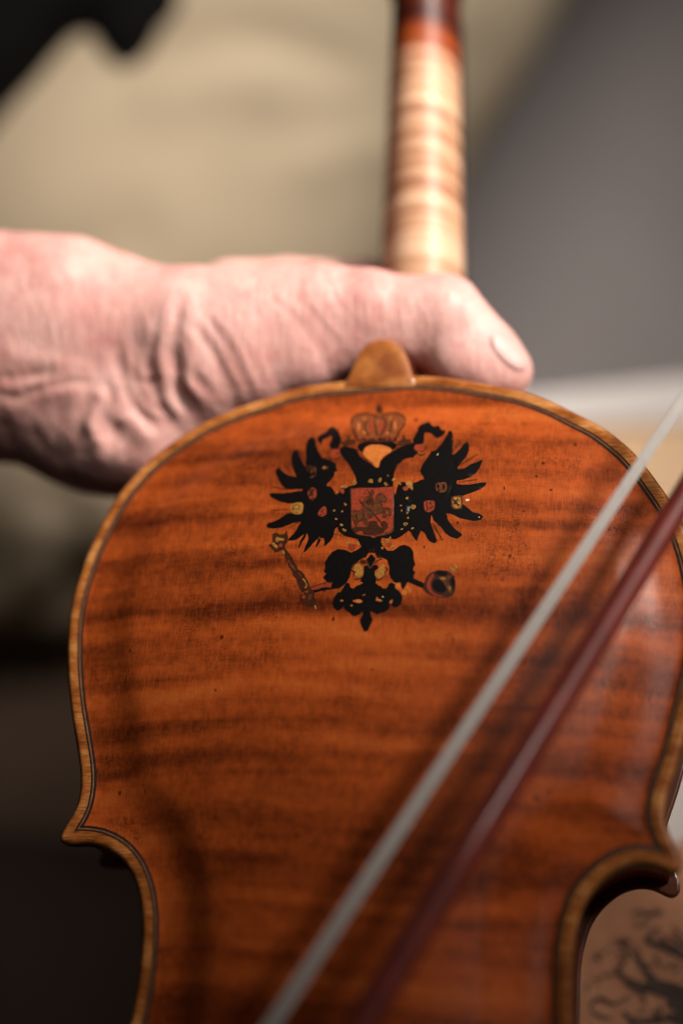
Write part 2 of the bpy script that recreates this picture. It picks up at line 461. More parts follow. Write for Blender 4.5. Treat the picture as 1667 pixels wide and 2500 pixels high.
# ------------------------------------------------------------------ button
bt_px = zoomed(600, 620, .5102, [(468, 612), (490, 585), (503, 550), (520, 505), (545, 460), (583, 423), (640, 404), (700, 412), (745, 448), (772, 498), (788, 545), (800, 580), (815, 600)])
BT = smooth_line(spl(on_plane(bt_px, 0.2), 2.0), 4)
def build_button():
    ins = np.array([(BT[-1][0], BT[-1][1] - 2.2), (BT[0][0], BT[0][1] - 2.2)])
    loop = np.vstack([BT, ins])
    if np.sum(loop[:, 0] * np.roll(loop[:, 1], -1) - np.roll(loop[:, 0], -1) * loop[:, 1]) < 0: loop = loop[::-1]
    c = loop.mean(0)
    verts, faces = [], []
    prof = [(1.0, -4.2), (1.0, -0.6), (0.965, -0.05), (0.90, 0.28), (0.6, 0.32), (0.3, 0.32)]
    n = len(loop)
    for s, z in prof:
        for p in loop:
            q = c + (p - c) * s; verts.append((q[0] * .001, q[1] * .001, z * .001))
    for r in range(len(prof) - 1):
        for i in range(n):
            j = (i + 1) % n; faces.append((r * n + i, r * n + j, (r + 1) * n + j, (r + 1) * n + i))
    verts.append((c[0] * .001, c[1] * .001, .32e-3)); k = len(verts) - 1
    for i in range(n): faces.append(((len(prof) - 1) * n + i, (len(prof) - 1) * n + (i + 1) % n, k))
    verts.append((c[0] * .001, c[1] * .001, -4.2e-3)); k = len(verts) - 1
    for i in range(n): faces.append(((i + 1) % n, i, k))
    return mesh_obj('button', verts, faces, M['button'], violin)
build_button()

# ------------------------------------------------------------------ ribs, linings and top plate
DEPTH = 36.0
def build_rib(S, name='rib'):
    t = np.gradient(S, axis=0); t /= np.linalg.norm(t, axis=1)[:, None]
    n = np.c_[-t[:, 1], t[:, 0]]
    if not inside((S[len(S) // 2] + n[len(S) // 2] * 3)[None])[0]: n = -n
    Q = S + n * 2.9; ok = (dist(Q) > 2.8) & inside(Q); Q = Q[ok]; n = n[ok]
    verts, faces = [], []
    zs = np.linspace(-3.9, -DEPTH + 3.8, 5)
    for k, off in ((0, 0.0), (1, 1.2)):
        for q, m in zip(Q, n):
            for z in zs:
                p = q + m * off; verts.append((p[0] * .001, p[1] * .001, z * .001))
    m_ = len(zs); N = len(Q)
    for k in range(2):
        for i in range(N - 1):
            for j in range(m_ - 1):
                a = k * N * m_ + i * m_ + j; f = (a, a + 1, a + m_ + 1, a + m_)
                faces.append(f if k else f[::-1])
    o = mesh_obj(name, verts, faces, M['rib'], violin)
    return o
for S in (S_up, S_cr, S_cl, S_lo): build_rib(S)

def build_top():
    xs = np.arange(-100, 101, 4.0); ys = np.arange(-315, 3, 4.0)
    A, B = np.meshgrid(xs, ys, indexing='ij'); P = np.c_[A.ravel(), B.ravel()]
    P = P[inside(P)]; P = P[dist(P) > 6]
    V, Fc = cdt([OUT], np.vstack([P, offset_loop(0.8), offset_loop(2.0), offset_loop(5.0)])); n = len(V); d = dist(V)
    zo = -(DEPTH + z_back(V, d)); zi = np.full(n, -DEPTH + 3.9) - np.clip((d - 6) / 8, 0, 1) * np.clip(bil(H, V), 0, None) * ARCH * 0.9
    verts = [(x * .001, y * .001, z * .001) for (x, y), z in zip(V, zo)] + [(x * .001, y * .001, z * .001) for (x, y), z in zip(V, zi)]
    faces = [f[::-1] for f in Fc] + [[i + n for i in f] for f in Fc]
    ed = {}
    for f in Fc:
        for a, b in zip(f, f[1:] + f[:1]): ed[(a, b)] = 1
    for (a, b) in list(ed):
        if (b, a) not in ed: faces.append((a, b, b + n, a + n))
    return mesh_obj('top_plate', verts, faces, M['top'], violin)
build_top()

# ------------------------------------------------------------------ neck, fingerboard, pegbox, scroll
def loft(name, secs, mat, parent, cap=True):
    n = len(secs[0]); verts = [tuple(np.array(p) * .001) for s in secs for p in s]; faces = []
    for r in range(len(secs) - 1):
        for i in range(n):
            j = (i + 1) % n; faces.append((r * n + i, r * n + j, (r + 1) * n + j, (r + 1) * n + i))
    if cap:
        faces.append(tuple(range(n))[::-1]); faces.append(tuple(range((len(secs) - 1) * n, len(secs) * n)))
    return mesh_obj(name, verts, faces, mat, parent)

def nx(Y): return float(np.interp(Y, [0, 20, 45, 100, 150, 200], [0.3, 0.8, 1.3, -0.7, -1.6, -2.0]))
def zfb(Y): return float(np.interp(Y, [0, 30, 147, 230], [-45.5, -42.5, -27.5, -24]))     # glue plane of the fingerboard
def zbk(Y):
    return float(np.interp(Y, [2, 6, 9, 11.5, 14, 18, 24, 34, 60, 147, 160, 230], [-3.9, -4.0, -5.0, -9, -14, -19.5, -23, -24.5, -22.5, -10.5, -7.5, -7]))
def hw(Y): return float(np.interp(Y, [0, 10, 25, 50, 147, 160, 230], [8.4, 8.2, 12.0, 13.0, 11.2, 11.4, 10]))
secs = []
for Y in [2, 4, 6, 8, 9.5, 11, 12.5, 14, 16, 18, 21, 24, 28, 34, 42, 52, 65, 80, 95, 110, 122, 132, 140, 147, 153, 158]:
    z0, z1, h_, cx = zbk(Y), zfb(Y), hw(Y), nx(Y); s = []
    for a in np.linspace(0, math.pi, 25):
        c, q = math.cos(a), math.sin(a)
        s.append((cx + h_ * np.sign(c) * abs(c) ** 0.98, Y, z1 + (z0 - z1) * abs(q) ** 0.92))
    secs.append(s[::-1])
loft('neck', secs, M['neck'], violin)
secs = []
for Y in [-95, -60, -20, 10, 40, 80, 120, 149]:
    h_ = float(np.interp(Y, [-95, 149], [17.5, 11.6])); z1 = float(np.interp(Y, [-95, 0, 149], [-58, -45.6, -27.4])); cx = nx(max(Y, 0)); s = [(cx - h_, Y, z1 - 0.1), (cx + h_, Y, z1 - 0.1)]
    for a in np.linspace(0, math.pi, 11):
        s.append((cx + h_ * math.cos(a), Y, z1 - 4.0 - 2.2 * math.sin(a)))
    secs.append(s)
loft('fingerboard', secs, M['ebony'], violin)
M['scroll'] = maple('scroll_maple', (0.30, 0.07, 0.014), (0.06, 0.014, 0.005), gold=False)
secs = []
for Y in [158, 163, 175, 190, 205, 218]:
    h_ = float(np.interp(Y, [158, 175, 218], [12.6, 12.2, 7.5])); cx = nx(Y); zb_ = float(np.interp(Y, [158, 175, 205, 218], [-7.6, -4, -4, -7])); zf = float(np.interp(Y, [158, 175, 218], [-27, -29, -22]))
    secs.append([(cx - h_, Y, zf), (cx + h_, Y, zf), (cx + h_, Y, zb_ - 1.5), (cx + h_ * .8, Y, zb_), (cx, Y, zb_ + .8), (cx - h_ * .8, Y, zb_), (cx - h_, Y, zb_ - 1.5)][::-1])
loft('pegbox', secs, M['scroll'], violin)
def scroll():
    verts, faces = [], []; N = 64; secs = []
    for i in range(N):
        t = i / (N - 1); a = -math.pi * 0.5 + t * math.pi * 3.6; r = 15.5 * (1 - t) ** 0.75 + 3.0; th = 5.0 * (1 - t) + 2.2; hwid = 7.0 + 10 * t * t
        cy, cz = 227 + r * math.cos(a) * -0.2 - 0, -20
        y = 228 + r * math.sin(a); z = -19 - r * math.cos(a) * -1.0
        dy, dz = math.sin(a), math.cos(a)
        secs.append([(-hwid - 1, y - dy * th / 2, z - dz * th / 2), (-hwid - 1, y + dy * th / 2, z + dz * th / 2), (hwid - 1, y + dy * th / 2, z + dz * th / 2), (hwid - 1, y - dy * th / 2, z - dz * th / 2)])
    return loft('scroll', secs, M['scroll'], violin)
scroll()
def peg(Y, side, z):
    secs = []
    for x, r in [(-10, 3.2), (0, 3.4), (12, 3.8), (15, 5.2), (18, 5.4), (20, 3.2), (24, 3.6), (30, 9), (36, 11), (42, 9), (45, 3)]:
        fl = 1.0 if x < 22 else 0.38
        secs.append([(nx(Y) + side * x, Y + r * math.cos(a), z + r * fl * math.sin(a)) for a in np.linspace(0, 2 * math.pi, 16, endpoint=False) * side])
    return loft('peg', secs, M['ebony'], violin)
for Y, s_, z_ in ((172, -1, -17), (183, 1, -15), (194, -1, -16), (205, 1, -15)): peg(Y, s_, z_)

# ------------------------------------------------------------------ painted double-headed eagle
def paint(name, c, rough=0.35, var=0.25, scale=900):
    T = NT(name); n = T.noise(T.coord(), scale, 4, 0.6)
    col = T.ramp(n, [(0.3, tuple(x * (1 - var) for x in c)), (0.7, tuple(min(1, x * (1 + var)) for x in c))])
    return T.out(col, rough, T.bump(n, 0.15, 0.0002), Coat_Weight=0.12, Coat_Roughness=0.3, Specular_IOR_Level=0.15)
P_K = paint('paint_black', (0.0035, 0.003, 0.003), 0.42)
P_G = paint('paint_gold', (0.32, 0.15, 0.028), 0.5, 0.4, 1200)
P_R = paint('paint_red', (0.24, 0.036, 0.014), 0.5, 0.3)
P_D = paint('paint_dark_brown', (0.045, 0.014, 0.006), 0.45, 0.35)
P_M = paint('paint_umber', (0.10, 0.032, 0.012), 0.45, 0.45)
P_W = paint('bare_wood', (0.50, 0.15, 0.03), 0.4, 0.2)
P_S = paint('pale_speck', (0.80, 0.62, 0.42), 0.4, 0.1)  # near-white specks on and beside the eagle
P_T = paint('crown_glaze', (0.19, 0.050, 0.014), 0.45, 0.5, 1500)
PAINTS = [P_K, P_G, P_R, P_D, P_M, P_W, P_S, P_T]
layers = {}
FRM = dict(A=(600, 960, .41454), L=(640, 1000, .15306), R=(950, 1000, .15944), T=(780, 1300, .15306), S=(640, 1290, .10204), H=(840, 1180, .076531))
def poly(fr, lay, mat, pts, smooth=True):
    ox, oy, s = FRM[fr]; P = np.array([(ox + x * s, oy + y * s) for x, y in pts], float)
    if smooth and len(P) > 4:
        for _ in range(2):     # corner cutting
            a = P; b = np.roll(P, -1, 0); P = np.empty((len(a) * 2, 2)); P[0::2] = a * .8 + b * .2; P[1::2] = a * .2 + b * .8
    layers.setdefault((lay, mat), []).append(P)
def stroke(fr, lay, mat, pts, w, taper=True):
    ox, oy, s = FRM[fr]; P = np.array([(ox + x * s, oy + y * s) for x, y in pts], float)
    if len(P) > 2: P = spl(P, 0.25)
    w = w * s / 2
    t = np.gradient(P, axis=0); t /= np.linalg.norm(t, axis=1)[:, None] + 1e-9; n = np.c_[-t[:, 1], t[:, 0]]
    u = np.linspace(0, 1, len(P)); ww = w * (np.clip(np.minimum(u, 1 - u) * 5 + 0.35, 0, 1) if taper else np.ones(len(P)))
    ww = ww * (1 + 0.15 * np.sin(u * 37 + P[0, 0]))
    layers.setdefault((lay, mat), []).append(np.vstack([P + n * ww[:, None], (P - n * ww[:, None])[::-1]]))
def blob(fr, lay, mat, x, y, rx, ry=None, k=9, rag=0.22):
    ry = ry or rx
    poly(fr, lay, mat, [(x + rx * math.cos(a) * (1 + rag * (random.random() - .5) * 2), y + ry * math.sin(a) * (1 + rag * (random.random() - .5) * 2)) for a in np.linspace(0, 2 * math.pi, k, endpoint=False)])
def sprig(fr, a, b, w=14, n=6, leaf=26, mat=3, lay=1):
    a = np.array(a, float); b = np.array(b, float); d = b - a; L = np.linalg.norm(d); u = d / L; v = np.array([-u[1], u[0]])
    stroke(fr, lay, mat, [a, b], w * .5, False)
    for i in range(1, n + 1):
        p = a + d * i / (n + .3)
        for sd in (-1, 1):
            q = p + u * leaf * .8 + v * sd * leaf * .6
            m_ = (p + q) / 2 + v * sd * leaf * .2
            poly(fr, lay, mat, [p, m_ - u * 5, q, m_ + u * 9], False)

K, G, R_, D_, U_, W_, C_, T_ = range(8)
# left wing
poly('L', 0, K, [(690, 650), (703, 560), (722, 480), (795, 425), (850, 470), (857, 560), (890, 650), (935, 745), (975, 780), (1005, 768), (1045, 795), (1150, 840), (1185, 880), (1183, 935), (1205, 982), (1158, 988), (1150, 1060), (1110, 1115), (1040, 1180), (1028, 1222), (1090, 1225), (1148, 1290), (1180, 1380), (1230, 1440), (1240, 1600), (1230, 1850), (1160, 1900), (1140, 2000), (1105, 2080), (1030, 2155), (985, 2185), (998, 2110), (975, 2040), (935, 2060), (905, 2000), (840, 2060), (760, 1960), (700, 1900), (650, 1700), (640, 1550), (560, 1490), (640, 1400), (640, 1200), (720, 1000), (690, 850), (700, 760)])
poly('L', 0, K, [(545, 632), (575, 670), (600, 740), (650, 850), (700, 930), (760, 1100), (640, 1180), (560, 1100), (530, 1030), (495, 950), (470, 850), (463, 740), (490, 665)])
poly('L', 0, K, [(265, 915), (300, 955), (360, 1010), (440, 1060), (540, 1070), (700, 1080), (760, 1250), (600, 1270), (450, 1280), (370, 1265), (310, 1200), (255, 1110), (215, 1000), (215, 960)])
poly('L', 0, K, [(115, 1345), (150, 1325), (260, 1335), (420, 1325), (560, 1300), (720, 1280), (760, 1500), (560, 1490), (430, 1500), (330, 1480), (220, 1440), (130, 1390)])
poly('L', 0, K, [(60, 1850), (90, 1810), (180, 1790), (270, 1745), (350, 1690), (430, 1640), (540, 1665), (700, 1600), (760, 1760), (620, 1790), (520, 1800), (420, 1840), (320, 1880), (200, 1895), (100, 1890)])
poly('L', 0, K, [(640, 1720), (610, 1800), (570, 1880), (520, 1960), (420, 2060), (410, 2090), (480, 2090), (560, 2070), (640, 2010), (760, 1900), (760, 1700)])
poly('L', 0, K, [(690, 1960), (740, 2000), (725, 2100), (680, 2210), (645, 2290), (700, 2260), (780, 2170), (860, 2080), (920, 2040), (900, 1900)])
poly('L', 0, K, [(715, 1960), (690, 2040), (640, 2110), (600, 2200), (580, 2210), (600, 2110), (640, 2040), (690, 1960)], False)
poly('L', 0, K, [(900, 2050), (940, 2070), (925, 2110), (870, 2190), (850, 2180), (880, 2110)], False)
sprig('L', (500, 1070), (360, 880), n=5); sprig('L', (420, 1285), (165, 1235), n=6, leaf=22); sprig('L', (440, 1590), (150, 1610), n=6)
sprig('L', (700, 860), (590, 650), n=6, leaf=34); sprig('L', (600, 1790), (440, 1880), n=4)
blob('L', 1, U_, 780, 1000, 88, 105); blob('L', 2, K, 775, 1000, 70, 88, 14, .35); blob('L', 3, U_, 790, 985, 30, 40, 7, .5)
blob('L', 1, U_, 1000, 928, 52, 26); blob('L', 2, G, 990, 928, 22, 12)
blob('L', 1, R_, 800, 1340, 74, 100, 8, .2); 
for q in ((765, 1310, 20, 70), (815, 1350, 16, 75), (790, 1430, 50, 18), (800, 1280, 60, 16), (770, 1370, 40, 12)): blob('L', 2, D_, *q, 9, .6)
poly('L', 1, G, [(440, 1550), (500, 1500), (560, 1480), (655, 1480), (650, 1640), (600, 1670), (520, 1675), (470, 1640)])
for q in ((495, 1570, 8, 55), (545, 1590, 55, 7), (590, 1540, 7, 40), (560, 1650, 40, 6), (540, 1520, 40, 6)): blob('L', 2, U_, *q, 9, .6)
poly('L', 1, R_, [(890, 1660), (910, 1610), (985, 1535), (1030, 1580), (1025, 1680), (960, 1710), (900, 1695)])
blob('L', 2, D_, 960, 1620, 18, 34, 7, .5); blob('L', 2, D_, 930, 1680, 36, 12, 7, .5)
# ribbon, left
poly('L', 0, K, [(1110, 265), (1170, 290), (1225, 345), (1240, 410), (1268, 470), (1262, 530), (1235, 570), (1220, 625), (1130, 630), (1085, 620), (1070, 560), (1095, 505), (1120, 450), (1105, 410), (1040, 450), (970, 475), (960, 530), (925, 548), (885, 500), (875, 460), (905, 420), (960, 380), (1010, 365), (1045, 310)])
poly('L', 0, R_, [(1085, 690), (1120, 660), (1190, 635), (1238, 640), (1235, 690), (1180, 720), (1140, 750), (1075, 745), (1060, 715)]); stroke('L', 1, D_, [(1050, 760), (1110, 800), (1190, 790), (1250, 740)], 22)
stroke('L', 1, D_, [(1160, 700), (1200, 705), (1240, 690)], 16)
# left neck and head, right neck and head (frame A)
poly('A', 0, K, [(548, 330), (575, 310), (620, 318), (655, 330), (672, 370), (700, 395), (735, 412), (765, 440), (785, 436), (790, 400), (815, 375), (850, 350), (905, 318), (960, 300), (985, 290), (1000, 310), (1012, 352), (985, 380), (950, 382), (925, 392), (915, 408), (893, 418), (885, 445), (872, 468), (870, 500), (865, 560), (880, 600), (900, 520), (985, 530), (1050, 505), (1040, 470), (1030, 455), (1035, 430), (1060, 390), (1090, 345), (1110, 340), (1150, 300), (1190, 230), (1200, 216), (1213, 240), (1222, 290), (1215, 370), (1240, 480), (1180, 640), (1190, 700), (1160, 720), (1090, 720), (1060, 800), (1030, 810), (1010, 860), (1000, 865), (985, 830), (960, 810), (920, 840), (880, 860), (800, 850), (780, 940), (700, 940), (660, 860), (580, 840), (545, 810), (520, 700), (530, 600), (560, 560), (640, 540), (650, 500), (635, 470), (610, 425), (590, 400), (572, 375), (552, 350)], False)
poly('A', 0, K, [(655, 318), (665, 295), (710, 285), (800, 283), (880, 290), (895, 312), (860, 340), (850, 320), (790, 303), (730, 305), (700, 320), (690, 350), (670, 340)])
poly('A', 1, W_, [(690, 352), (705, 318), (735, 304), (800, 304), (845, 320), (862, 336), (845, 352), (815, 368), (792, 398), (780, 438), (762, 436), (745, 408), (720, 392), (698, 372)])
# fill chest ring
# right wing (frame R)
poly('R', 0, K, [(860, 430), (940, 315), (975, 370), (985, 460), (975, 560), (965, 620), (940, 700), (1000, 680), (1090, 590), (1130, 530), (1190, 488), (1222, 540), (1220, 620), (1180, 720), (1110, 810), (1040, 890), (1050, 912), (1150, 895), (1250, 830), (1340, 800), (1412, 768), (1418, 800), (1390, 880), (1330, 970), (1230, 1040), (1130, 1075), (1030, 1090), (1030, 1130), (1120, 1150), (1250, 1145), (1380, 1120), (1490, 1112), (1475, 1160), (1380, 1225), (1270, 1270), (1150, 1310), (1100, 1330), (1120, 1440), (1180, 1490), (1290, 1575), (1380, 1590), (1435, 1640), (1400, 1690), (1300, 1705), (1180, 1690), (1080, 1665), (1000, 1620), (930, 1590), (870, 1590), (900, 1690), (970, 1790), (1040, 1850), (1110, 1900), (1115, 1930), (1040, 1980), (940, 1950), (860, 1890), (800, 1810), (740, 1750), (680, 1700), (640, 1600), (630, 1720), (660, 1800), (690, 1900), (735, 2020), (690, 2045), (620, 2020), (570, 1950), (545, 1890), (500, 1860), (460, 1830), (450, 1880), (435, 1960), (430, 2010), (390, 1980), (350, 1920), (325, 1850), (290, 1780), (300, 1600), (330, 1450), (320, 1250), (370, 1140), (480, 1080), (590, 1075), (520, 1030), (470, 950), (490, 870), (560, 770), (640, 640), (690, 630), (715, 650), (790, 560)], False)
sprig('R', (945, 680), (1085, 490), n=6, leaf=28); sprig('R', (1080, 850), (1350, 685), n=8, leaf=28); sprig('R', (1050, 1115), (1340, 1070), n=8, leaf=20); sprig('R', (660, 1740), (810, 1990), n=7, leaf=30)
poly('R', 1, U_, [(710, 1125), (880, 1105), (885, 1220), (850, 1265), (780, 1275), (715, 1240)])
for q in ((745, 1180, 25, 40), (830, 1180, 22, 50), (760, 1240, 20, 16)): blob('R', 2, K, *q, 7, .4)
poly('R', 1, U_, [(940, 1330), (1110, 1312), (1130, 1340), (1120, 1500), (1080, 1530), (980, 1525), (945, 1480)])
poly('R', 2, G, [(955, 1350), (1095, 1330), (1095, 1490), (1050, 1515), (980, 1500)])
for pts in ([(960, 1370), (1010, 1400), (1040, 1380), (1080, 1400)], [(980, 1340), (990, 1420), (1040, 1460)], [(1050, 1350), (1030, 1420), (1060, 1500)], [(965, 1450), (1010, 1440), (1085, 1470)]): stroke('R', 3, D_, pts, 15)
poly('R', 1, R_, [(525, 1410), (600, 1392), (700, 1395), (690, 1530), (620, 1575), (560, 1570), (530, 1510)])
for pts in ([(580, 1400), (570, 1450), (590, 1520), (560, 1560)], [(600, 1530), (640, 1500), (680, 1480)], [(640, 1395), (620, 1430), (650, 1460)]): stroke('R', 2, D_, pts, 22)
blob('R', 1, C_, 1195, 1385, 32, 24, 9, .3); blob('R', 2, C_, 1375, 1650, 9, 9)
blob('R', 1, C_, 738, 690, 10, 12)
# ribbon, right
poly('R', 0, K, [(540, 205), (610, 180), (645, 240), (690, 262), (740, 240), (775, 265), (790, 305), (825, 320), (850, 300), (862, 350), (830, 385), (760, 435), (700, 425), (665, 380), (600, 355), (545, 355), (530, 400), (545, 450), (525, 520), (470, 530), (390, 540), (350, 460), (400, 390), (435, 320), (440, 270), (480, 230)])
poly('R', 0, R_, [(375, 590), (400, 540), (470, 528), (540, 545), (545, 600), (500, 635), (420, 640)])
stroke('R', 1, D_, [(535, 545), (545, 600), (500, 645), (410, 650)], 12); stroke('R', 1, D_, [(425, 665), (480, 700), (545, 680), (560, 650)], 16)
# crown
poly('A', 0, T_, [(618, 190), (625, 155), (655, 128), (715, 120), (760, 125), (790, 112), (820, 122), (880, 118), (925, 132), (945, 160), (935, 195), (905, 225), (885, 262), (870, 275), (790, 268), (710, 272), (660, 280), (650, 250), (630, 220)])
for q in ((740, 190, 15, 38), (806, 190, 17, 40)): blob('A', 1, R_, *q, 9, .2)
for q in ((665, 190, 12, 40), (700, 230, 22, 12), (880, 185, 14, 38), (840, 235, 20, 12), (770, 160, 8, 30), (850, 150, 18, 8), (700, 150, 20, 8)): blob('A', 1, W_, q[0], q[1], q[2] * .6, q[3] * .7, 8, .5)
for c_ in ([(618, 195), (625, 155), (655, 128), (715, 120), (770, 135), (792, 150)], [(945, 165), (925, 132), (880, 118), (820, 122), (792, 150)], [(622, 200), (650, 250), (660, 280)], [(942, 180), (905, 225), (885, 270)], [(770, 130), (762, 190), (775, 255)], [(800, 140), (825, 180), (790, 255)], [(720, 150), (700, 200), (725, 255)], [(860, 150), (855, 200), (840, 250)]):
    stroke('A', 2, D_, c_, 10)
poly('A', 1, D_, [(776, 118), (765, 90), (783, 58), (800, 85), (808, 95), (800, 120)], False)
poly('A', 1, D_, [(655, 282), (660, 255), (790, 262), (885, 258), (890, 285), (790, 290)], False)
for x in (675, 715, 768, 832, 864): blob('A', 2, R_, x, 268, 9, 8, 8, .2)
for sx in (605, 930):   # the two small crowns
    poly('A', 0, D_, [(sx - 38, 310), (sx - 40, 285), (sx - 20, 278), (sx, 262), (sx + 22, 276), (sx + 42, 268), (sx + 40, 300), (sx + 10, 306)])
    for k_ in range(4): stroke('A', 1, U_, [(sx - 26 + k_ * 16, 300), (sx - 22 + k_ * 16, 284), (sx - 14 + k_ * 16, 298)], 4)
    blob('A', 0, D_, sx, 256, 9, 10)
# chain of the order around the shield
for x, y, r in [(735, 518, 16), (788, 512, 14), (826, 535, 14), (876, 512, 14), (905, 530, 12), (585, 548, 13), (566, 552, 8), (640, 524, 18), (538, 585, 9), (586, 655, 11), (568, 697, 9), (520, 690, 8), (532, 742, 9), (564, 775, 9), (578, 806, 13), (527, 820, 8), (545, 848, 8), (912, 662, 7), (950, 620, 10), (985, 668, 17), (918, 690, 7), (950, 706, 8), (955, 735, 8), (940, 768, 15), (918, 800, 9), (980, 795, 9), (603, 885, 12), (660, 885, 11), (832, 868, 15), (808, 880, 11), (850, 852, 8), (863, 906, 15), (805, 912, 9), (836, 485, 6)]:
    blob('A', 1, G, x, y, r * .82, r * .76, 9, .5)
    if r > 11: blob('A', 2, U_, x + 2, y + 2, r * .3)
poly('A', 1, G, [(940, 525), (965, 512), (980, 530), (985, 575), (965, 560), (945, 545)]); 
for q in ((940, 562, 16, 14), (568, 578, 14, 16), (626, 905, 22, 20), (845, 890, 16, 14)): blob('A', 2, R_, *q, 8, .25)
# shield with rider (frame H)
poly('H', 1, U_, [(200, 170), (1590, 110), (1585, 1500), (1520, 1590), (1280, 1660), (1060, 1690), (930, 1760), (820, 1700), (640, 1680), (440, 1660), (300, 1560), (230, 1450)], False)
poly('H', 2, R_, [(255, 200), (500, 150), (1000, 150), (1560, 120), (1560, 900), (1540, 1400), (1490, 1540), (1250, 1630), (1050, 1660), (930, 1720), (820, 1670), (640, 1650), (420, 1610), (290, 1500), (240, 1400), (240, 900)], False)
def HH(mat, pts, lay=3): poly('H', lay, mat, pts)
HH(U_, [(250, 900), (330, 860), (440, 880), (560, 820), (600, 780), (640, 640), (700, 470), (830, 440), (930, 460), (960, 560), (1000, 520), (1010, 430), (1080, 360), (1180, 335), (1280, 380), (1320, 450), (1355, 575), (1250, 600), (1200, 640), (1220, 780), (1350, 800), (1440, 810), (1490, 980), (1450, 1050), (1380, 1030), (1390, 900), (1330, 880), (1350, 1050), (1270, 1120), (1210, 1080), (1240, 960), (1130, 980), (1000, 1020), (900, 1000), (880, 1110), (740, 1150), (720, 1200), (760, 1400), (680, 1390), (600, 1220), (480, 1210), (420, 1400), (340, 1400), (340, 1260), (260, 1100)])
blob('H', 3, U_, 880, 300, 82, 90)
for c_, w_ in (([(250, 900), (340, 870), (440, 900), (580, 800)], 30), ([(580, 800), (610, 700), (640, 560), (720, 430), (850, 430), (930, 480)], 30), ([(480, 530), (620, 700), (830, 870), (1000, 1050), (1200, 1290)], 52), ([(1000, 470), (1060, 370), (1180, 335), (1290, 400), (1355, 575), (1240, 590), (1150, 560), (1120, 470)], 34), ([(1170, 600), (1200, 720), (1220, 850)], 44), ([(960, 640), (1160, 640)], 26), ([(980, 820), (1180, 790)], 22), ([(990, 880), (1200, 870)], 18), ([(1220, 800), (1400, 790), (1480, 860), (1490, 980), (1440, 1050), (1390, 1020)], 36), ([(1190, 900), (1320, 950), (1350, 1050), (1270, 1110), (1210, 1070)], 34), ([(980, 1020), (1100, 970), (1240, 950)], 28), ([(590, 850), (620, 1000), (600, 1130), (480, 1210), (380, 1290)], 34), ([(400, 950), (390, 1100), (420, 1200)], 60), ([(260, 1000), (290, 1150), (350, 1290), (400, 1420)], 30), ([(620, 1000), (740, 980)], 22), ([(620, 870), (750, 870)], 16), ([(640, 1100), (700, 1180), (660, 1250)], 26), ([(720, 1150), (740, 1300), (770, 1400)], 40), ([(760, 960), (780, 1080), (880, 1110), (900, 1000)], 36), ([(600, 1220), (700, 1380)], 30), ([(810, 380), (800, 250), (730, 220), (620, 320), (700, 350), (770, 270)], 24), ([(960, 300), (940, 380), (870, 400), (800, 360)], 22), ([(900, 500), (920, 640), (880, 760)], 40), ([(700, 620), (760, 520), (880, 500), (860, 640), (760, 710), (700, 620)], 20), ([(850, 200), (930, 230), (960, 320)], 26)):
    stroke('H', 4, D_, c_, w_)
blob('H', 4, D_, 1220, 450, 22); blob('H', 4, D_, 880, 310, 24)
HH(D_, [(250, 1420), (400, 1400), (560, 1400), (760, 1410), (800, 1300), (770, 1230), (850, 1210), (960, 1190), (1060, 1240), (1090, 1370), (1200, 1420), (1240, 1420), (1160, 1330), (1200, 1240), (1290, 1200), (1390, 1290), (1410, 1380), (1380, 1450), (1300, 1520), (1230, 1600), (1100, 1630), (960, 1680), (800, 1640), (640, 1640), (600, 1540), (500, 1520), (420, 1560), (350, 1580), (280, 1520)], 5)
# thighs and tail (frame T)
poly('T', 0, K, [(80, 480), (130, 400), (200, 310), (300, 262), (400, 275), (500, 320), (600, 280), (700, 200), (700, 60), (960, 60), (1000, 200), (1080, 290), (1180, 290), (1280, 210), (1360, 198), (1450, 240), (1495, 310), (1500, 420), (1525, 520), (1500, 550), (1490, 600), (1525, 630), (1500, 680), (1505, 720), (1440, 760), (1400, 790), (1370, 850), (1330, 915), (1300, 870), (1290, 800), (1200, 800), (1140, 740), (1110, 650), (1110, 560), (1080, 440), (990, 400), (900, 380), (880, 300), (780, 320), (740, 400), (660, 420), (600, 470), (530, 520), (500, 620), (470, 720), (450, 780), (400, 840), (300, 890), (190, 900), (190, 830), (100, 780), (60, 715), (105, 660), (75, 620), (90, 560)], False)
poly('T', 0, K, [(745, 430), (820, 340), (895, 420), (810, 570)], False)
poly('T', 0, K, [(700, 560), (740, 520), (800, 560), (860, 520), (920, 520), (935, 570), (880, 620), (880, 680), (905, 740), (895, 810), (940, 845), (985, 860), (1000, 890), (1070, 890), (1100, 820), (1150, 798), (1200, 830), (1205, 895), (1260, 920), (1310, 980), (1322, 1060), (1300, 1140), (1250, 1190), (1190, 1205), (1150, 1170), (1135, 1110), (1120, 1150), (1110, 1220), (1040, 1270), (960, 1290), (920, 1315), (880, 1280), (805, 1255), (820, 1310), (850, 1390), (800, 1510), (760, 1578), (710, 1578), (670, 1500), (640, 1400), (690, 1310), (690, 1260), (640, 1310), (560, 1340), (510, 1310), (480, 1270), (400, 1230), (385, 1170), (360, 1220), (290, 1250), (225, 1200), (205, 1120), (230, 1040), (290, 960), (345, 945), (370, 890), (430, 800), (475, 810), (490, 870), (540, 900), (590, 850), (650, 825), (700, 800), (650, 780), (660, 740), (705, 680)], False)
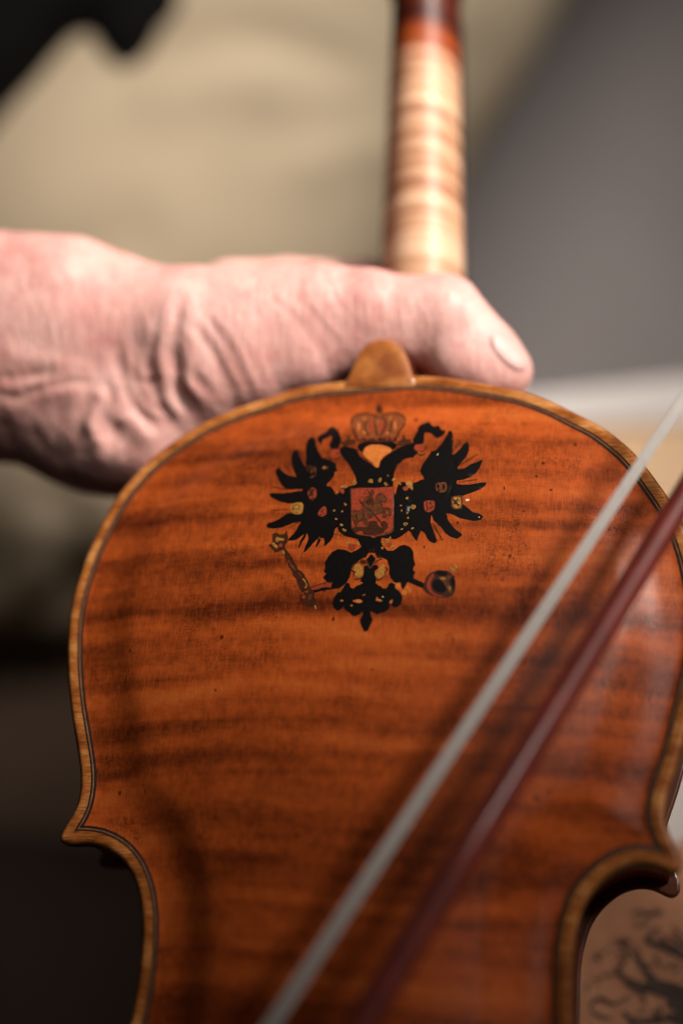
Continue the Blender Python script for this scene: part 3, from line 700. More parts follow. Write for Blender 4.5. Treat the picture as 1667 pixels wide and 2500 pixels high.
for pts in ([(525, 1090), (570, 1080), (620, 1065), (690, 1085), (670, 1115), (620, 1130), (560, 1115)], [(880, 1080), (910, 1060), (910, 1020), (940, 1060), (1000, 1085), (980, 1105), (920, 1090)], [(1110, 1130), (1130, 1085), (1175, 1075), (1160, 1100), (1140, 1140)], [(330, 1100), (345, 1075), (385, 1080), (370, 1100)], [(490, 1165), (510, 1145), (535, 1170), (510, 1182)], [(680, 1010), (720, 985), (730, 995), (700, 1015)]): poly('T', 1, W_, pts)
poly('T', 1, G, [(545, 560), (570, 510), (620, 490), (660, 530), (705, 580), (705, 650), (670, 700), (610, 735), (590, 700), (550, 670), (590, 640), (540, 610)])
poly('T', 1, G, [(880, 640), (930, 620), (960, 560), (990, 500), (1045, 520), (1030, 570), (1055, 630), (1030, 680), (980, 710), (950, 745), (910, 720), (885, 690)])
for c_ in ([(500, 600), (560, 640), (530, 700)], [(540, 730), (600, 750), (680, 720)], [(1060, 540), (1080, 600), (1040, 640), (1060, 690)], [(900, 750), (960, 755), (1040, 700)], [(640, 470), (700, 440), (740, 470), (700, 520)], [(870, 500), (940, 440), (990, 430), (960, 370), (910, 370)], [(650, 450), (690, 500), (750, 480), (805, 570), (870, 470), (900, 440)], [(520, 560), (560, 500), (620, 480)]):
    stroke('T', 1, D_, c_, 16)
for c_ in ([(740, 400), (700, 400), (650, 450)], [(900, 400), (960, 400), (1000, 440)], [(790, 320), (870, 320)], [(800, 300), (795, 260)], [(830, 300), (830, 240)], [(860, 300), (870, 260)], [(745, 430), (810, 570), (895, 420)]):
    stroke('T', 2, U_, c_, 12)
poly('T', 0, W_, [(1215, 830), (1250, 800), (1290, 840), (1300, 900), (1250, 900), (1210, 880)])
for q in ((1350, 960, 50, 40), (1400, 880, 38, 36), (1440, 930, 34, 34)): blob('T', 0, W_, *q, 7, .2)
blob('T', 2, C_, 1010, 1027, 12, 9)
# legs to sceptre and orb
poly('T', 0, K, [(-10, 900), (40, 880), (190, 880), (300, 880), (190, 905), (60, 925), (-80, 960), (-150, 965), (-150, 935)], False)
poly('T', 0, R_, [(-120, 880), (0, 835), (120, 812), (200, 800), (180, 870), (40, 878), (-60, 905), (-130, 920)], False)
stroke('T', 1, D_, [(-150, 880), (0, 830), (100, 800), (210, 780)], 14)
poly('A', 0, K, [(950, 1085), (985, 1090), (1040, 1115), (1075, 1140), (1080, 1165), (1030, 1145), (960, 1115), (925, 1110)], False)
# sceptre (frame S)
poly('S', 0, D_, [(250, 130), (330, 95), (420, 150), (480, 140), (545, 130), (580, 40), (605, 120), (625, 210), (610, 330), (560, 420), (560, 490), (620, 570), (700, 680), (750, 800), (830, 890), (850, 970), (940, 1030), (1010, 1110), (1060, 1200), (1115, 1280), (1130, 1400), (1190, 1460), (1260, 1560), (1240, 1640), (1300, 1740), (1330, 1850), (1330, 1960), (1270, 1950), (1200, 1870), (1100, 1850), (1010, 1830), (930, 1740), (920, 1600), (950, 1520), (900, 1430), (860, 1340), (820, 1200), (740, 1140), (720, 1020), (650, 930), (600, 800), (545, 690), (540, 560), (480, 520), (330, 585), (230, 480), (160, 400), (200, 380), (260, 300)], False)
for pts in ([(320, 240), (370, 200), (420, 240), (500, 230), (540, 280), (470, 300), (400, 290), (370, 340), (330, 310)], [(220, 370), (270, 330), (330, 380), (390, 450), (350, 480), (290, 450)], [(470, 530), (510, 510), (550, 570), (520, 640), (480, 590)], [(940, 1190), (1010, 1210), (1060, 1290), (1085, 1380), (1050, 1440), (1010, 1430), (1050, 1370), (1030, 1290), (980, 1240)], [(1240, 1850), (1290, 1840), (1310, 1920), (1270, 1950)]): poly('S', 1, G, pts)
for pts in ([(600, 720), (650, 760), (720, 860), (790, 940), (810, 1010), (760, 1000), (690, 900), (630, 820)], [(850, 1040), (900, 1060), (950, 1120), (930, 1180), (880, 1130)], [(1100, 1600), (1150, 1570), (1200, 1600), (1190, 1700), (1140, 1740), (1100, 1690)]): poly('S', 1, U_, pts)
for q in ((450, 405, 46, 46), (1065, 1520, 48, 34), (1000, 1640, 36, 50), (970, 1560, 30, 30)): blob('S', 1, R_, *q, 8, .25)
# orb (frame A)
poly('A', 0, D_, [(1040, 1150), (1055, 1100), (1080, 1062), (1130, 1040), (1190, 1045), (1215, 1065), (1235, 1110), (1235, 1160), (1215, 1195), (1160, 1208), (1100, 1195), (1060, 1175)])
poly('A', 1, R_, [(1060, 1140), (1072, 1095), (1100, 1060), (1110, 1075), (1085, 1120), (1090, 1160), (1130, 1190), (1180, 1196), (1150, 1202), (1095, 1188)])
poly('A', 1, K, [(1100, 1110), (1130, 1092), (1165, 1120), (1185, 1160), (1160, 1178), (1120, 1170), (1098, 1145)]); poly('A', 1, K, [(1110, 1060), (1140, 1046), (1185, 1052), (1180, 1075), (1150, 1078)]); poly('A', 1, K, [(1200, 1100), (1225, 1070), (1232, 1120), (1220, 1160)])
poly('A', 2, U_, [(1120, 1078), (1150, 1080), (1175, 1085), (1200, 1070), (1215, 1078), (1190, 1105), (1195, 1135), (1215, 1170), (1200, 1180), (1175, 1140), (1160, 1108)])
blob('A', 3, G, 1162, 1092, 16, 7); blob('A', 3, G, 1200, 1150, 7, 16)
for q in ((1208, 1028, 9), (1238, 1022, 9), (1222, 1042, 12), (1225, 1012, 7)): blob('A', 1, G, *q)
for q in ((540, 330, 8), (1050, 905, 9), (1520, 560, 12)): blob('A', 0, D_, q[0], q[1], q[2] * .5, q[2], 7, .4)

def build_crest():
    verts, faces, mid = [], [], []
    for (lay, mat) in sorted(layers):
        loops = []
        for P in layers[(lay, mat)]:
            Q = on_back(P)
            # paint edges are never ruler-straight
            Q = Q + rng.normal(0, 0.035, Q.shape)
            loops.append(Q)
        allp = np.vstack(loops); lo = allp.min(0); hi = allp.max(0)
        a, b = np.meshgrid(np.arange(lo[0], hi[0], 1.3), np.arange(lo[1], hi[1], 1.3), indexing='ij')
        gpt = np.c_[a.ravel(), b.ravel()]
        V, Fc = cdt(loops, gpt)
        z = z_back(V) + 0.045 + 0.022 * lay + 0.004 * mat
        keep = sorted({i for f in Fc for i in f}); mp = {k: i for i, k in enumerate(keep)}
        base = len(verts)
        verts += [(V[i][0] * .001, V[i][1] * .001, z[i] * .001) for i in keep]
        for f in Fc: faces.append([base + mp[i] for i in f]); mid.append(mat)
    return mesh_obj('painted_eagle', verts, faces, PAINTS, back, midx=mid)
build_crest()

# ------------------------------------------------------------------ implicit surfaces for flesh and cloth
def surface_nets(Sd, org, h):
    nxx, nyy, nzz = Sd.shape; ins = Sd < 0
    c = lambda i, j, k: (slice(i, nxx - 1 + i), slice(j, nyy - 1 + j), slice(k, nzz - 1 + k))
    cnt = np.zeros((nxx - 1, nyy - 1, nzz - 1), np.float32); pos = np.zeros((3,) + cnt.shape, np.float32)
    for ax in range(3):
        for u in (0, 1):
            for v in (0, 1):
                a = [0, 0, 0]; oth = [q for q in range(3) if q != ax]; a[oth[0]] = u; a[oth[1]] = v; b = list(a); b[ax] = 1
                A, B = Sd[c(*a)], Sd[c(*b)]; cr = (A < 0) != (B < 0)
                with np.errstate(divide='ignore', invalid='ignore'): t = np.where(cr, A / (A - B), 0)
                cnt += cr
                for q in range(3): pos[q] += np.where(cr, a[q] + (t if q == ax else 0), 0)
    m = cnt > 0; idx = -np.ones(cnt.shape, np.int64); idx[m] = np.arange(m.sum())
    I = np.argwhere(m); P = (pos[:, m] / cnt[m]).T + I
    V = P * h + np.array(org); Fq = []
    for ax in range(3):
        o1, o2 = [(1, 2), (2, 0), (0, 1)][ax]
        sl = [slice(0, s) for s in Sd.shape]
        a = [slice(1, s - 1) for s in Sd.shape]; a[ax] = slice(0, Sd.shape[ax] - 1); b = list(a); b[ax] = slice(1, Sd.shape[ax])
        cr = (ins[tuple(a)] != ins[tuple(b)]); flip = ins[tuple(b)]
        E = np.argwhere(cr); off = np.ones(3, int); off[ax] = 0; E2 = E + off
        fl = flip[cr]
        def g(d1, d2):
            q = E2.copy(); q[:, o1] += d1; q[:, o2] += d2; return idx[q[:, 0], q[:, 1], q[:, 2]]
        q = np.stack([g(-1, -1), g(0, -1), g(0, 0), g(-1, 0)], 1)
        q[fl] = q[fl][:, ::-1]; Fq.append(q)
    Fq = np.vstack(Fq); Fq = Fq[(Fq >= 0).all(1)]
    return V, Fq

def sdf_grid(lo, hi, h):
    ax = [np.arange(lo[i], hi[i] + h, h, dtype=np.float32) for i in range(3)]
    return np.meshgrid(*ax, indexing='ij')

def cone(G_, a, b, ra, rb):
    a = np.asarray(a, np.float32); b = np.asarray(b, np.float32); d = b - a; L = float(d @ d) + 1e-6
    px = [G_[i] - a[i] for i in range(3)]
    t = np.clip((px[0] * d[0] + px[1] * d[1] + px[2] * d[2]) / L, 0, 1)
    return np.sqrt(sum((px[i] - t * d[i]) ** 2 for i in range(3))) - (ra + (rb - ra) * t)
def smin(a, b, k):
    h = np.clip(0.5 + 0.5 * (b - a) / k, 0, 1); return b + (a - b) * h - k * h * (1 - h)

def chains_mesh(chains, h, k=6.0, pad=6):
    """chains: lists of (px, py, distance, radius); returns verts (camera frame, mm) and quads"""
    allc = [(camp(*n[:3]), n[3]) for ch in chains for n in ch[1]]
    lo = np.min([p - r for p, r in allc], 0) - pad; hi = np.max([p + r for p, r in allc], 0) + pad
    G_ = sdf_grid(lo, hi, h); S = None
    for kk, ch in chains:
        C = None
        for n0, n1 in zip(ch[:-1], ch[1:]):
            q = cone(G_, camp(*n0[:3]), camp(*n1[:3]), n0[3], n1[3])
            C = q if C is None else smin(C, q, 2.5)
        S = C if S is None else smin(S, C, kk)
    return surface_nets(S, lo, h)

def normals(V, Fq):
    n = np.zeros_like(V); a = V[Fq[:, 0]]; b = V[Fq[:, 1]]; c = V[Fq[:, 2]]; d = V[Fq[:, 3]]
    fn = np.cross(c - a, d - b)
    for i in range(4): np.add.at(n, Fq[:, i], fn)
    return n / (np.linalg.norm(n, axis=1)[:, None] + 1e-12)
def relax(V, Fq, it):
    E = np.vstack([Fq[:, [0, 1]], Fq[:, [1, 2]], Fq[:, [2, 3]], Fq[:, [3, 0]]]); cnt = np.bincount(E.ravel(), minlength=len(V))[:, None]
    for _ in range(it):
        s = np.zeros_like(V); np.add.at(s, E[:, 0], V[E[:, 1]]); np.add.at(s, E[:, 1], V[E[:, 0]])
        V = 0.5 * V + 0.5 * s / cnt
    return V
def px_of(V): return np.c_[V[:, 0] / -V[:, 2] * FP + CP[0], -V[:, 1] / -V[:, 2] * FP + CP[1]]

def line_dist(P, line):
    L = np.asarray(line, float); best = np.full(len(P), 1e9); par = np.zeros(len(P)); n = len(L) - 1
    for i in range(n):
        a, b = L[i], L[i + 1]; d = b - a; u = np.clip(((P - a) @ d) / (d @ d), 0, 1); q = np.linalg.norm(P - a - u[:, None] * d, axis=1)
        m = q < best; best[m] = q[m]; par[m] = (i + u[m]) / n
    return best, par

# ------------------------------------------------------------------ skin
def skin_mat(name, hi, lo, line_rot=0.0, sss=0.12):
    T = NT(name)
    n1 = T.noise(T.coord(), 40, 4, 0.6); n2 = T.noise(T.coord(loc=(1, 1, 1)), 170, 3, 0.6)
    f = T.math('ADD', T.math('MULTIPLY', n1, 0.65), T.math('MULTIPLY', n2, 0.35))
    col = T.ramp(f, [(0.32, lo), (0.66, hi)])
    fine = T.noise(T.coord((420, 130, 420), rot=(0, 0, line_rot)), 1.0, 3, 0.6, 0.5)
    pore = T.n('ShaderNodeTexVoronoi'); pore.inputs['Scale'].default_value = 700; T.l(T.coord(), pore.inputs['Vector'])
    col = T.mix(T.math('MULTIPLY', T.ramp(fine, [(0.35, (1, 1, 1)), (0.5, (0, 0, 0))]), 0.22), col, tuple(c * q for c, q in zip(lo, (.8, .6, .6))))
    nr = T.bump(fine, 0.45, 0.0012); nr = T.bump(pore.outputs['Distance'], 0.12, 0.0004, nr)
    m = T.out(col, 0.50, nr, Subsurface_Weight=sss, Subsurface_Scale=0.004, Specular_IOR_Level=0.45)
    T.b.inputs['Subsurface Radius'].default_value = (1.0, 0.35, 0.22)
    return m
M['skin'] = skin_mat('skin', (0.74, 0.47, 0.42), (0.58, 0.265, 0.235), math.radians(12))
M['skin2'] = skin_mat('skin_tanned', (0.62, 0.32, 0.185), (0.52, 0.24, 0.135), 0.5)
M['nail'] = plain('nail', (0.62, 0.40, 0.37), 0.45, 0.06, 300, 0.0, Specular_IOR_Level=0.45)

person = empty('person', MC @ Matrix.Translation((-0.03, 0.03, -0.50)), 'person in khaki clothes, bare hand clasping the neck with the thumb laid across it', 'person')
PINV = person.matrix_world.inverted() @ MC
def from_cam(V, inv): # camera-frame mm -> local metres of an object
    A = np.array(inv); return (V * .001) @ A[:3, :3].T + A[:3, 3]

hand = [
    (5, [(-1100, 520, 560, 40), (-600, 640, 520, 30), (-250, 720, 490, 23), (0, 728, 480, 20.0), (90, 736, 477, 20.2), (170, 742, 475, 20.2), (270, 772, 474, 19.0), (350, 803, 472, 19.2), (470, 820, 468, 20.5), (600, 815, 466, 20.0), (700, 780, 463, 16.5), (780, 758, 460, 13.8), (900, 756, 457, 11.6), (1010, 768, 456, 11.0), (1078, 770, 455, 11.8), (1130, 820, 455, 10.6), (1180, 870, 454, 10.4), (1222, 907, 453, 9.2)]),
    (9, [(-1100, 900, 580, 42), (-600, 930, 535, 30), (-200, 960, 495, 22), (0, 968, 485, 20.0), (90, 975, 484, 20.0), (160, 1002, 484, 20.0), (240, 1040, 485, 20), (330, 1062, 488, 18.5), (430, 1040, 496, 18)]),
    (8, [(300, 960, 474, 17), (400, 965, 471, 16.5), (480, 985, 471, 15)]),
    (8, [(200, 1030, 478, 18), (290, 1058, 474, 18), (370, 1075, 473, 17), (440, 1030, 474, 15)]),
    (14, [(-200, 840, 483, 24), (60, 860, 479, 22.5), (200, 880, 479, 22), (330, 920, 482, 20), (450, 930, 490, 18), (560, 880, 496, 17)]),
    (10, [(400, 850, 492, 20), (560, 800, 500, 17), (660, 740, 508, 12)]),
    (4, [(560, 715, 505, 10.5), (700, 705, 518, 9.5), (880, 700, 522, 9), (1010, 720, 512, 8.2)]),
    (3, [(560, 790, 512, 10.5), (700, 800, 528, 9.8), (900, 800, 532, 9.2), (1030, 810, 522, 8.4)]),
    (3, [(540, 880, 516, 10.2), (690, 900, 538, 9.5), (880, 900, 540, 9.0), (1000, 900, 530, 8.0)]),
    (3, [(500, 960, 518, 9.5), (640, 985, 540, 8.6), (790, 990, 542, 8.0), (890, 985, 534, 7.2)]),
    (6, [(430, 930, 470, 16.5), (520, 925, 466, 16), (620, 905, 463, 14), (740, 870, 460, 12), (850, 838, 458, 10.0), (930, 826, 457, 9.5), (985, 822, 456, 9.5), (1050, 812, 456, 9.5)]),
    (3, [(1060, 842, 456, 8.0), (1120, 880, 453, 9.6), (1170, 910, 452, 9.0)]),
]
HV, HF = chains_mesh(hand, 1.05)
HV = relax(HV, HF, 2)
Z2 = lambda pts: [(x * .4464, 540 + y * .4464) for x, y in pts]       # close view of the wrist
Z3 = lambda pts: [(600 + x * .5102, 620 + y * .5102) for x, y in pts]   # close view of the thumb
folds = [  # (line in picture points, width px, depth mm): valleys positive, ridges negative
    (Z2([(985, 430), (955, 560), (948, 660), (955, 800), (985, 930), (1040, 1010), (1100, 1090)]), 15, 2.4),
    (Z2([(880, 480), (850, 600), (820, 740), (800, 850), (830, 930), (900, 1040), (970, 1120)]), 13, 1.5),
    (Z2([(800, 640), (740, 780), (740, 880), (800, 990), (870, 1080)]), 9, 0.9),
    (Z2([(640, 690), (660, 800), (700, 900), (750, 1010), (820, 1120), (880, 1170)]), 12, 1.3),
    (Z2([(560, 860), (600, 960), (570, 1060), (600, 1120), (650, 1160)]), 14, 1.6),
    (Z2([(600, 1150), (660, 1175)]), 22, 1.6),
    (Z2([(810, 850), (820, 900)]), 20, 1.6),
    (Z2([(500, 960), (450, 1070), (390, 1190), (330, 1290), (300, 1350)]), 14, 1.6),
    (Z2([(430, 1130), (470, 1200), (450, 1300)]), 12, 1.2),
    (Z2([(0, 850), (80, 860), (170, 845), (270, 840)]), 11, 0.9),
    (Z2([(0, 950), (100, 965), (190, 925), (300, 900), (430, 880), (530, 900)]), 9, 1.0),
    (Z2([(270, 760), (280, 830)]), 9, 0.6),
    (Z2([(0, 1100), (40, 1150), (60, 1240)]), 12, 1.2), (Z2([(170, 1150), (210, 1180), (250, 1260)]), 10, 0.9),
    (Z2([(1020, 540), (1130, 660), (1200, 780), (1230, 900)]), 11, 1.0),
    (Z2([(1110, 500), (1210, 640), (1290, 780), (1350, 900), (1380, 980)]), 9, 0.8),
    (Z2([(1190, 470), (1300, 620), (1390, 780), (1440, 900)]), 8, 0.7),
    (Z2([(1290, 470), (1400, 640), (1480, 790), (1530, 920)]), 8, 0.6),
    (Z2([(920, 900), (990, 960), (1050, 1000)]), 12, 1.2),
    (Z2([(700, 1010), (800, 1080), (900, 1110), (960, 1090)]), 9, 0.8),
    (Z2([(1060, 840), (1120, 930), (1130, 1010)]), 10, 0.8),
    (Z3([(120, 200), (250, 330), (340, 450), (400, 560)]), 8, 0.8), (Z3([(200, 170), (330, 300), (440, 430), (500, 520)]), 8, 0.75),
    (Z3([(300, 180), (400, 290), (480, 380), (530, 460)]), 8, 0.7), (Z3([(400, 170), (480, 270), (540, 360), (580, 420)]), 7, 0.6),
    (Z3([(500, 200), (560, 300), (600, 390)]), 7, 0.55), (Z3([(600, 240), (640, 330), (660, 400)]), 7, 0.5),
    (Z3([(700, 240), (710, 330), (700, 400)]), 7, 0.35), (Z3([(780, 250), (800, 340), (790, 420)]), 6, 0.3),
    (Z3([(900, 260), (905, 330), (890, 390)]), 6, 0.25), (Z3([(960, 240), (970, 330), (950, 420)]), 6, 0.25),
    (Z3([(1150, 400), (1130, 470), (1150, 540), (1200, 600)]), 9, 0.45),
    (Z3([(1030, 180), (1060, 260), (1090, 330)]), 16, -0.9),
    (Z2([(0, 740), (150, 735), (300, 770), (420, 790)]), 22, -1.0), (Z2([(200, 900), (330, 930), (470, 950)]), 18, -1.0),
    (Z2([(0, 640), (200, 690), (420, 740), (560, 780)]), 14, 0.5), (Z2([(230, 380), (400, 400), (520, 380)]), 16, 0.5),
    (Z2([(530, 920), (600, 1000), (590, 1060)]), 12, -1.0), (Z2([(980, 620), (1050, 760), (1170, 850)]), 18, -0.9),
    (Z2([(690, 1050), (760, 1160), (860, 1150)]), 22, -1.3), (Z2([(540, 1170), (570, 1260), (680, 1250)]), 20, -1.3),
    (Z2([(0, 100), (90, 150), (160, 200)]), 14, 0.6),
    (Z2([(170, 250), (320, 230), (430, 270)]), 30, -0.8),
]
NN = normals(HV, HF); PP = px_of(HV)
vis = np.clip((NN[:, 2] + 0.15) * 3, 0, 1)
disp = np.zeros(len(HV))
for ln, wd, dp in folds:
    q, par = line_dist(PP, spl(np.array(ln), 0.2) if len(ln) > 2 else ln)
    end = np.clip(np.minimum(par, 1 - par) * 6 + 0.25, 0, 1)
    dp = dp * 0.45; wd = wd * 1.3 * (1 + 0.25 * np.sin(PP[:, 1] / 31 + ln[0][0])); dp = dp * (0.6 if ln[0][0] > 500 else 1.0); disp -= dp * np.exp(-(q / wd) ** 2) * end
    if dp > 0.3: disp += 0.35 * dp * np.exp(-((q - wd * 1.9) / (wd * 0.9)) ** 2) * end
HV = HV + NN * (disp * vis)[:, None]
arm = mesh_obj('hand_and_forearm', from_cam(HV, PINV), HF, M['skin'], person)
bvh_arm = BVHTree.FromPolygons([Vector(map(float, v)) for v in HV * .001], [tuple(map(int, f)) for f in HF])

def ray_hit(bvh, px, py):
    d = Vector(((px - CP[0]) / FP, -(py - CP[1]) / FP, -1)).normalized()
    return bvh.ray_cast(Vector((0, 0, 0)), d)

def patch(loop_px, step, bvh, off, edge_drop=0.0):
    """sheet laid on a surface inside a closed line seen in the picture; camera-frame mm"""
    lp = np.array(loop_px, float); lo, hi = lp.min(0), lp.max(0)
    a, b = np.meshgrid(np.arange(lo[0], hi[0], step), np.arange(lo[1], hi[1], step), indexing='ij')
    pts = np.c_[a.ravel(), b.ravel()]; pts = pts[inside(pts, lp)]
    V, Fc = cdt([lp], pts, 1e-3); out = []
    for x, y in V:
        h_ = ray_hit(bvh, x, y)
        if h_[0] is None: out.append(None); continue
        dd = 1.0
        if edge_drop: dd = min(1.0, line_dist(np.array([[x, y]]), np.vstack([lp, lp[:1]]))[0][0] / edge_drop)
        nrm = h_[1] if h_[1].z > 0 else -h_[1]
        out.append(np.array(h_[0] + nrm * off * .001 * math.sqrt(max(0.02, dd))) * 1000)
    Fc = [f for f in Fc if all(out[i] is not None for i in f)]
    out = [o if o is not None else np.zeros(3) for o in out]
    F2 = []
    for f in Fc:
        n = np.cross(out[f[1]] - out[f[0]], out[f[2]] - out[f[1]])
        F2.append(f if n[2] > 0 else f[::-1])
    return np.array(out), F2
nail_px = spl(np.array([(1192, 822), (1212, 818), (1240, 835), (1268, 858), (1284, 885), (1280, 905), (1258, 905), (1226, 884), (1200, 852), (1192, 822)]), 0.25)[:-1]
NV, NF = patch(nail_px, 5, bvh_arm, 0.75, 9)
mesh_obj('thumbnail', from_cam(NV, PINV), NF, M['nail'], person)

# ------------------------------------------------------------------ khaki clothing behind
def cloth_mat(name, hi, lo):
    T = NT(name)
    n = T.noise(T.coord(), 9, 3); wv = T.noise(T.coord((1, 1, 1)), 900, 2)
    f = T.math('ADD', T.math('MULTIPLY', n, 0.75), T.math('MULTIPLY', wv, 0.25))
    return T.out(T.ramp(f, [(0.3, lo), (0.7, hi)]), 0.85, T.bump(wv, 0.3, 0.0006), Specular_IOR_Level=0.1)
M['khaki'] = cloth_mat('khaki_cotton', (0.52, 0.435, 0.305), (0.45, 0.37, 0.255))
khaki = [
    (30, [(1800, -1900, 1000, 170), (1427, -1400, 960, 165), (900, -500, 920, 160), (677, -110, 905, 160), (300, 540, 890, 158), (180, 850, 900, 140), (80, 1050, 930, 115)]),
    (40, [(-800, -300, 980, 120), (-200, 500, 930, 140), (60, 800, 915, 135), (100, 1110, 940, 108)]),
]
KV, KF = chains_mesh(khaki, 9.0, pad=20)
KV = relax(KV, KF, 3)
KN = normals(KV, KF); KP = px_of(KV); dsp = np.zeros(len(KV))
for ln, wd, dp in [([(250, 210), (330, 150), (560, 95), (700, 105), (900, 175)], 34, 14), ([(330, 260), (520, 200), (700, 190)], 60, -8), ([(700, 420), (850, 350), (1000, 380)], 60, -6), ([(600, 330), (760, 330), (900, 290)], 50, 5), ([(0, 1580), (120, 1500), (260, 1380)], 45, 16), ([(-50, 760), (200, 640), (420, 520)], 90, 7), ([(1180, 60), (1120, 260), (1090, 420)], 60, 5), ([(100, 1180), (180, 1300), (120, 1420)], 60, 6)]:
    q, par = line_dist(KP, spl(np.array(ln, float), 0.1)); end = np.clip(np.minimum(par, 1 - par) * 5 + .2, 0, 1)
    dsp -= 0.6 * dp * np.exp(-(q / wd) ** 2) * end * (KN[:, 2] > -0.2)
KV = KV + KN * dsp[:, None]
mesh_obj('trousers', from_cam(KV, PINV), KF, M['khaki'], person)

# ------------------------------------------------------------------ dark jacket at the top left
M['black_cloth'] = cloth_mat('black_cloth', (0.005, 0.0045, 0.0045), (0.003, 0.003, 0.003))
jm = MC @ Matrix.Translation((-0.16, 0.2, -0.75)); jinv = jm.inverted() @ MC
BV, BF = chains_mesh([(10, [(-500, 540, 750, 26), (-150, 290, 742, 25), (-10, 105, 738, 26), (105, -20, 738, 25), (230, -130, 742, 27), (430, -380, 780, 36)]),
                      (12, [(325, -130, 745, 22), (318, 20, 742, 13), (300, 108, 740, 10)]), (16, [(310, 75, 745, 11), (420, 30, 748, 10), (520, -40, 755, 10)])], 4.0)
BV = relax(BV, BF, 2)
mesh_obj('jacket', from_cam(BV, jinv), BF, M['black_cloth'], None, label='black jacket crumpled over the khaki cloth, top left corner, out of focus', cat='jacket').matrix_world = jm

# ------------------------------------------------------------------ added dark forms standing in for shade below the khaki cloth
M['shade_form_cloth'] = cloth_mat('shade_brown', (0.027, 0.017, 0.011), (0.018, 0.011, 0.007))
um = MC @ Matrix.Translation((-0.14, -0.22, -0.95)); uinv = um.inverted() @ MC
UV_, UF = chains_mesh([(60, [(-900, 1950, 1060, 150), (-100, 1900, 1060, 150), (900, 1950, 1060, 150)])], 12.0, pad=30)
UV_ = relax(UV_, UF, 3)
mesh_obj('upper_shade_form', from_cam(UV_, uinv), UF, M['shade_form_cloth'], None, label='added dark brown form standing in for shade below the khaki cloth, lower left', cat='shade_form').matrix_world = um

M['lower_shade_form'] = cloth_mat('shade_black', (0.006, 0.003, 0.002), (0.004, 0.002, 0.0015))  # added black form in place of the shade at the bottom left
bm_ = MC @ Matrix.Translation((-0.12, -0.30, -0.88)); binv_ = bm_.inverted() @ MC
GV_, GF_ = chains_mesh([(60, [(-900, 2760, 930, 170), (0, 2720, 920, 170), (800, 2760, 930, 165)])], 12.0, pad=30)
mesh_obj('lower_shade_form', from_cam(relax(GV_, GF_, 3), binv_), GF_, M['lower_shade_form'], None, label='added black form standing in for the darkness at the bottom left, behind the waist of the violin', cat='lower_shade_form').matrix_world = bm_

# ------------------------------------------------------------------ second person's tattooed forearm, lower right
person2 = empty('person', MC @ Matrix.Translation((0.13, -0.17, -0.5)), 'bare forearm with dark tattooed lines, seen through the waist of the violin', 'person')
P2INV = person2.matrix_world.inverted() @ MC
fore = [(10, [(1180, 2900, 500, 36), (1500, 2620, 498, 46), (1760, 2430, 500, 48), (2100, 2280, 510, 50), (2700, 2150, 530, 56)]), (12, [(1500, 2750, 510, 46), (1800, 2700, 515, 50), (2300, 2600, 530, 55)])]
AV, AF = chains_mesh(fore, 3.0); AV = relax(AV, AF, 3)
mesh_obj('forearm', from_cam(AV, P2INV), AF, M['skin2'], person2)
bvh_f = BVHTree.FromPolygons([Vector(map(float, v)) for v in AV * .001], [tuple(map(int, f)) for f in AF])
M['ink'] = plain('tattoo_ink', (0.085, 0.060, 0.048), 0.5, 0.3, 200)
Zf = lambda pts: [(1300 + x * .23406, 2000 + y * .23406) for x, y in pts]
ink = []
def tstroke(pts, wd):
    P = np.array(Zf(pts), float); P = spl(P, 0.12) if len(P) > 2 else np.array([P[0] + (P[1] - P[0]) * t for t in np.linspace(0, 1, 6)])
    t = np.gradient(P, axis=0); t /= np.linalg.norm(t, axis=1)[:, None] + 1e-9; n = np.c_[-t[:, 1], t[:, 0]]; w_ = wd * .23406 / 2
    u = np.linspace(0, 1, len(P)); ww = w_ * (0.45 + 0.55 * np.sin(np.pi * np.clip(u, .05, .95)))[:, None]
    ink.append(np.vstack([P + n * ww, (P - n * ww)[::-1]]))
for pts, wd in [
    ([(1040, 1000), (1110, 960), (1200, 1010), (1290, 960), (1360, 990)], 60), ([(1290, 950), (1310, 1010)], 60), ([(930, 1240), (980, 1290), (1010, 1300)], 90),
    ([(1160, 1270), (1290, 1150), (1340, 1140)], 60), ([(1180, 1270), (1300, 1310), (1440, 1350), (1568, 1430), (1700, 1500)], 110), ([(1420, 1210), (1568, 1310), (1720, 1400)], 60),
    ([(1040, 1380), (1080, 1450), (1160, 1560), (1280, 1640)], 60), ([(880, 1600), (960, 1660), (1060, 1720), (1180, 1760), (1330, 1800), (1500, 1870), (1700, 1950)], 110),
    ([(880, 1590), (900, 1550), (960, 1520)], 60), ([(1180, 1640), (1340, 1740), (1568, 1800), (1720, 1850)], 150), ([(1400, 1900), (1568, 1960), (1720, 2000)], 180),
    ([(590, 1960), (640, 1900), (720, 1870), (800, 1920), (900, 1930)], 55), ([(590, 1990), (700, 2060), (820, 2080)], 45), ([(620, 1420), (700, 1480), (660, 1400)], 40),
    ([(900, 1420), (880, 1380)], 30), ([(700, 1650), (800, 1620), (870, 1600)], 40), ([(940, 2010), (1060, 2100), (1300, 2100), (1500, 2080)], 80), ([(1380, 2050), (1568, 2100), (1700, 2136)], 140), ([(560, 1800), (590, 1700)], 30)]:
    tstroke(pts, wd * 0.85)
for k_ in range(46):
    x0 = random.uniform(600, 1750); y0 = random.uniform(900, 2130)
    if y0 < 1250 and x0 < 1000: continue
    a0 = random.uniform(-0.3, 1.3); L0 = random.uniform(60, 190); c1 = random.uniform(-0.9, 0.9)
    tstroke([(x0, y0), (x0 + L0 * .5 * math.cos(a0), y0 + L0 * .5 * math.sin(a0)), (x0 + L0 * math.cos(a0 + c1), y0 + L0 * math.sin(a0 + c1))], random.uniform(18, 44))
TVs, TFs = [], []
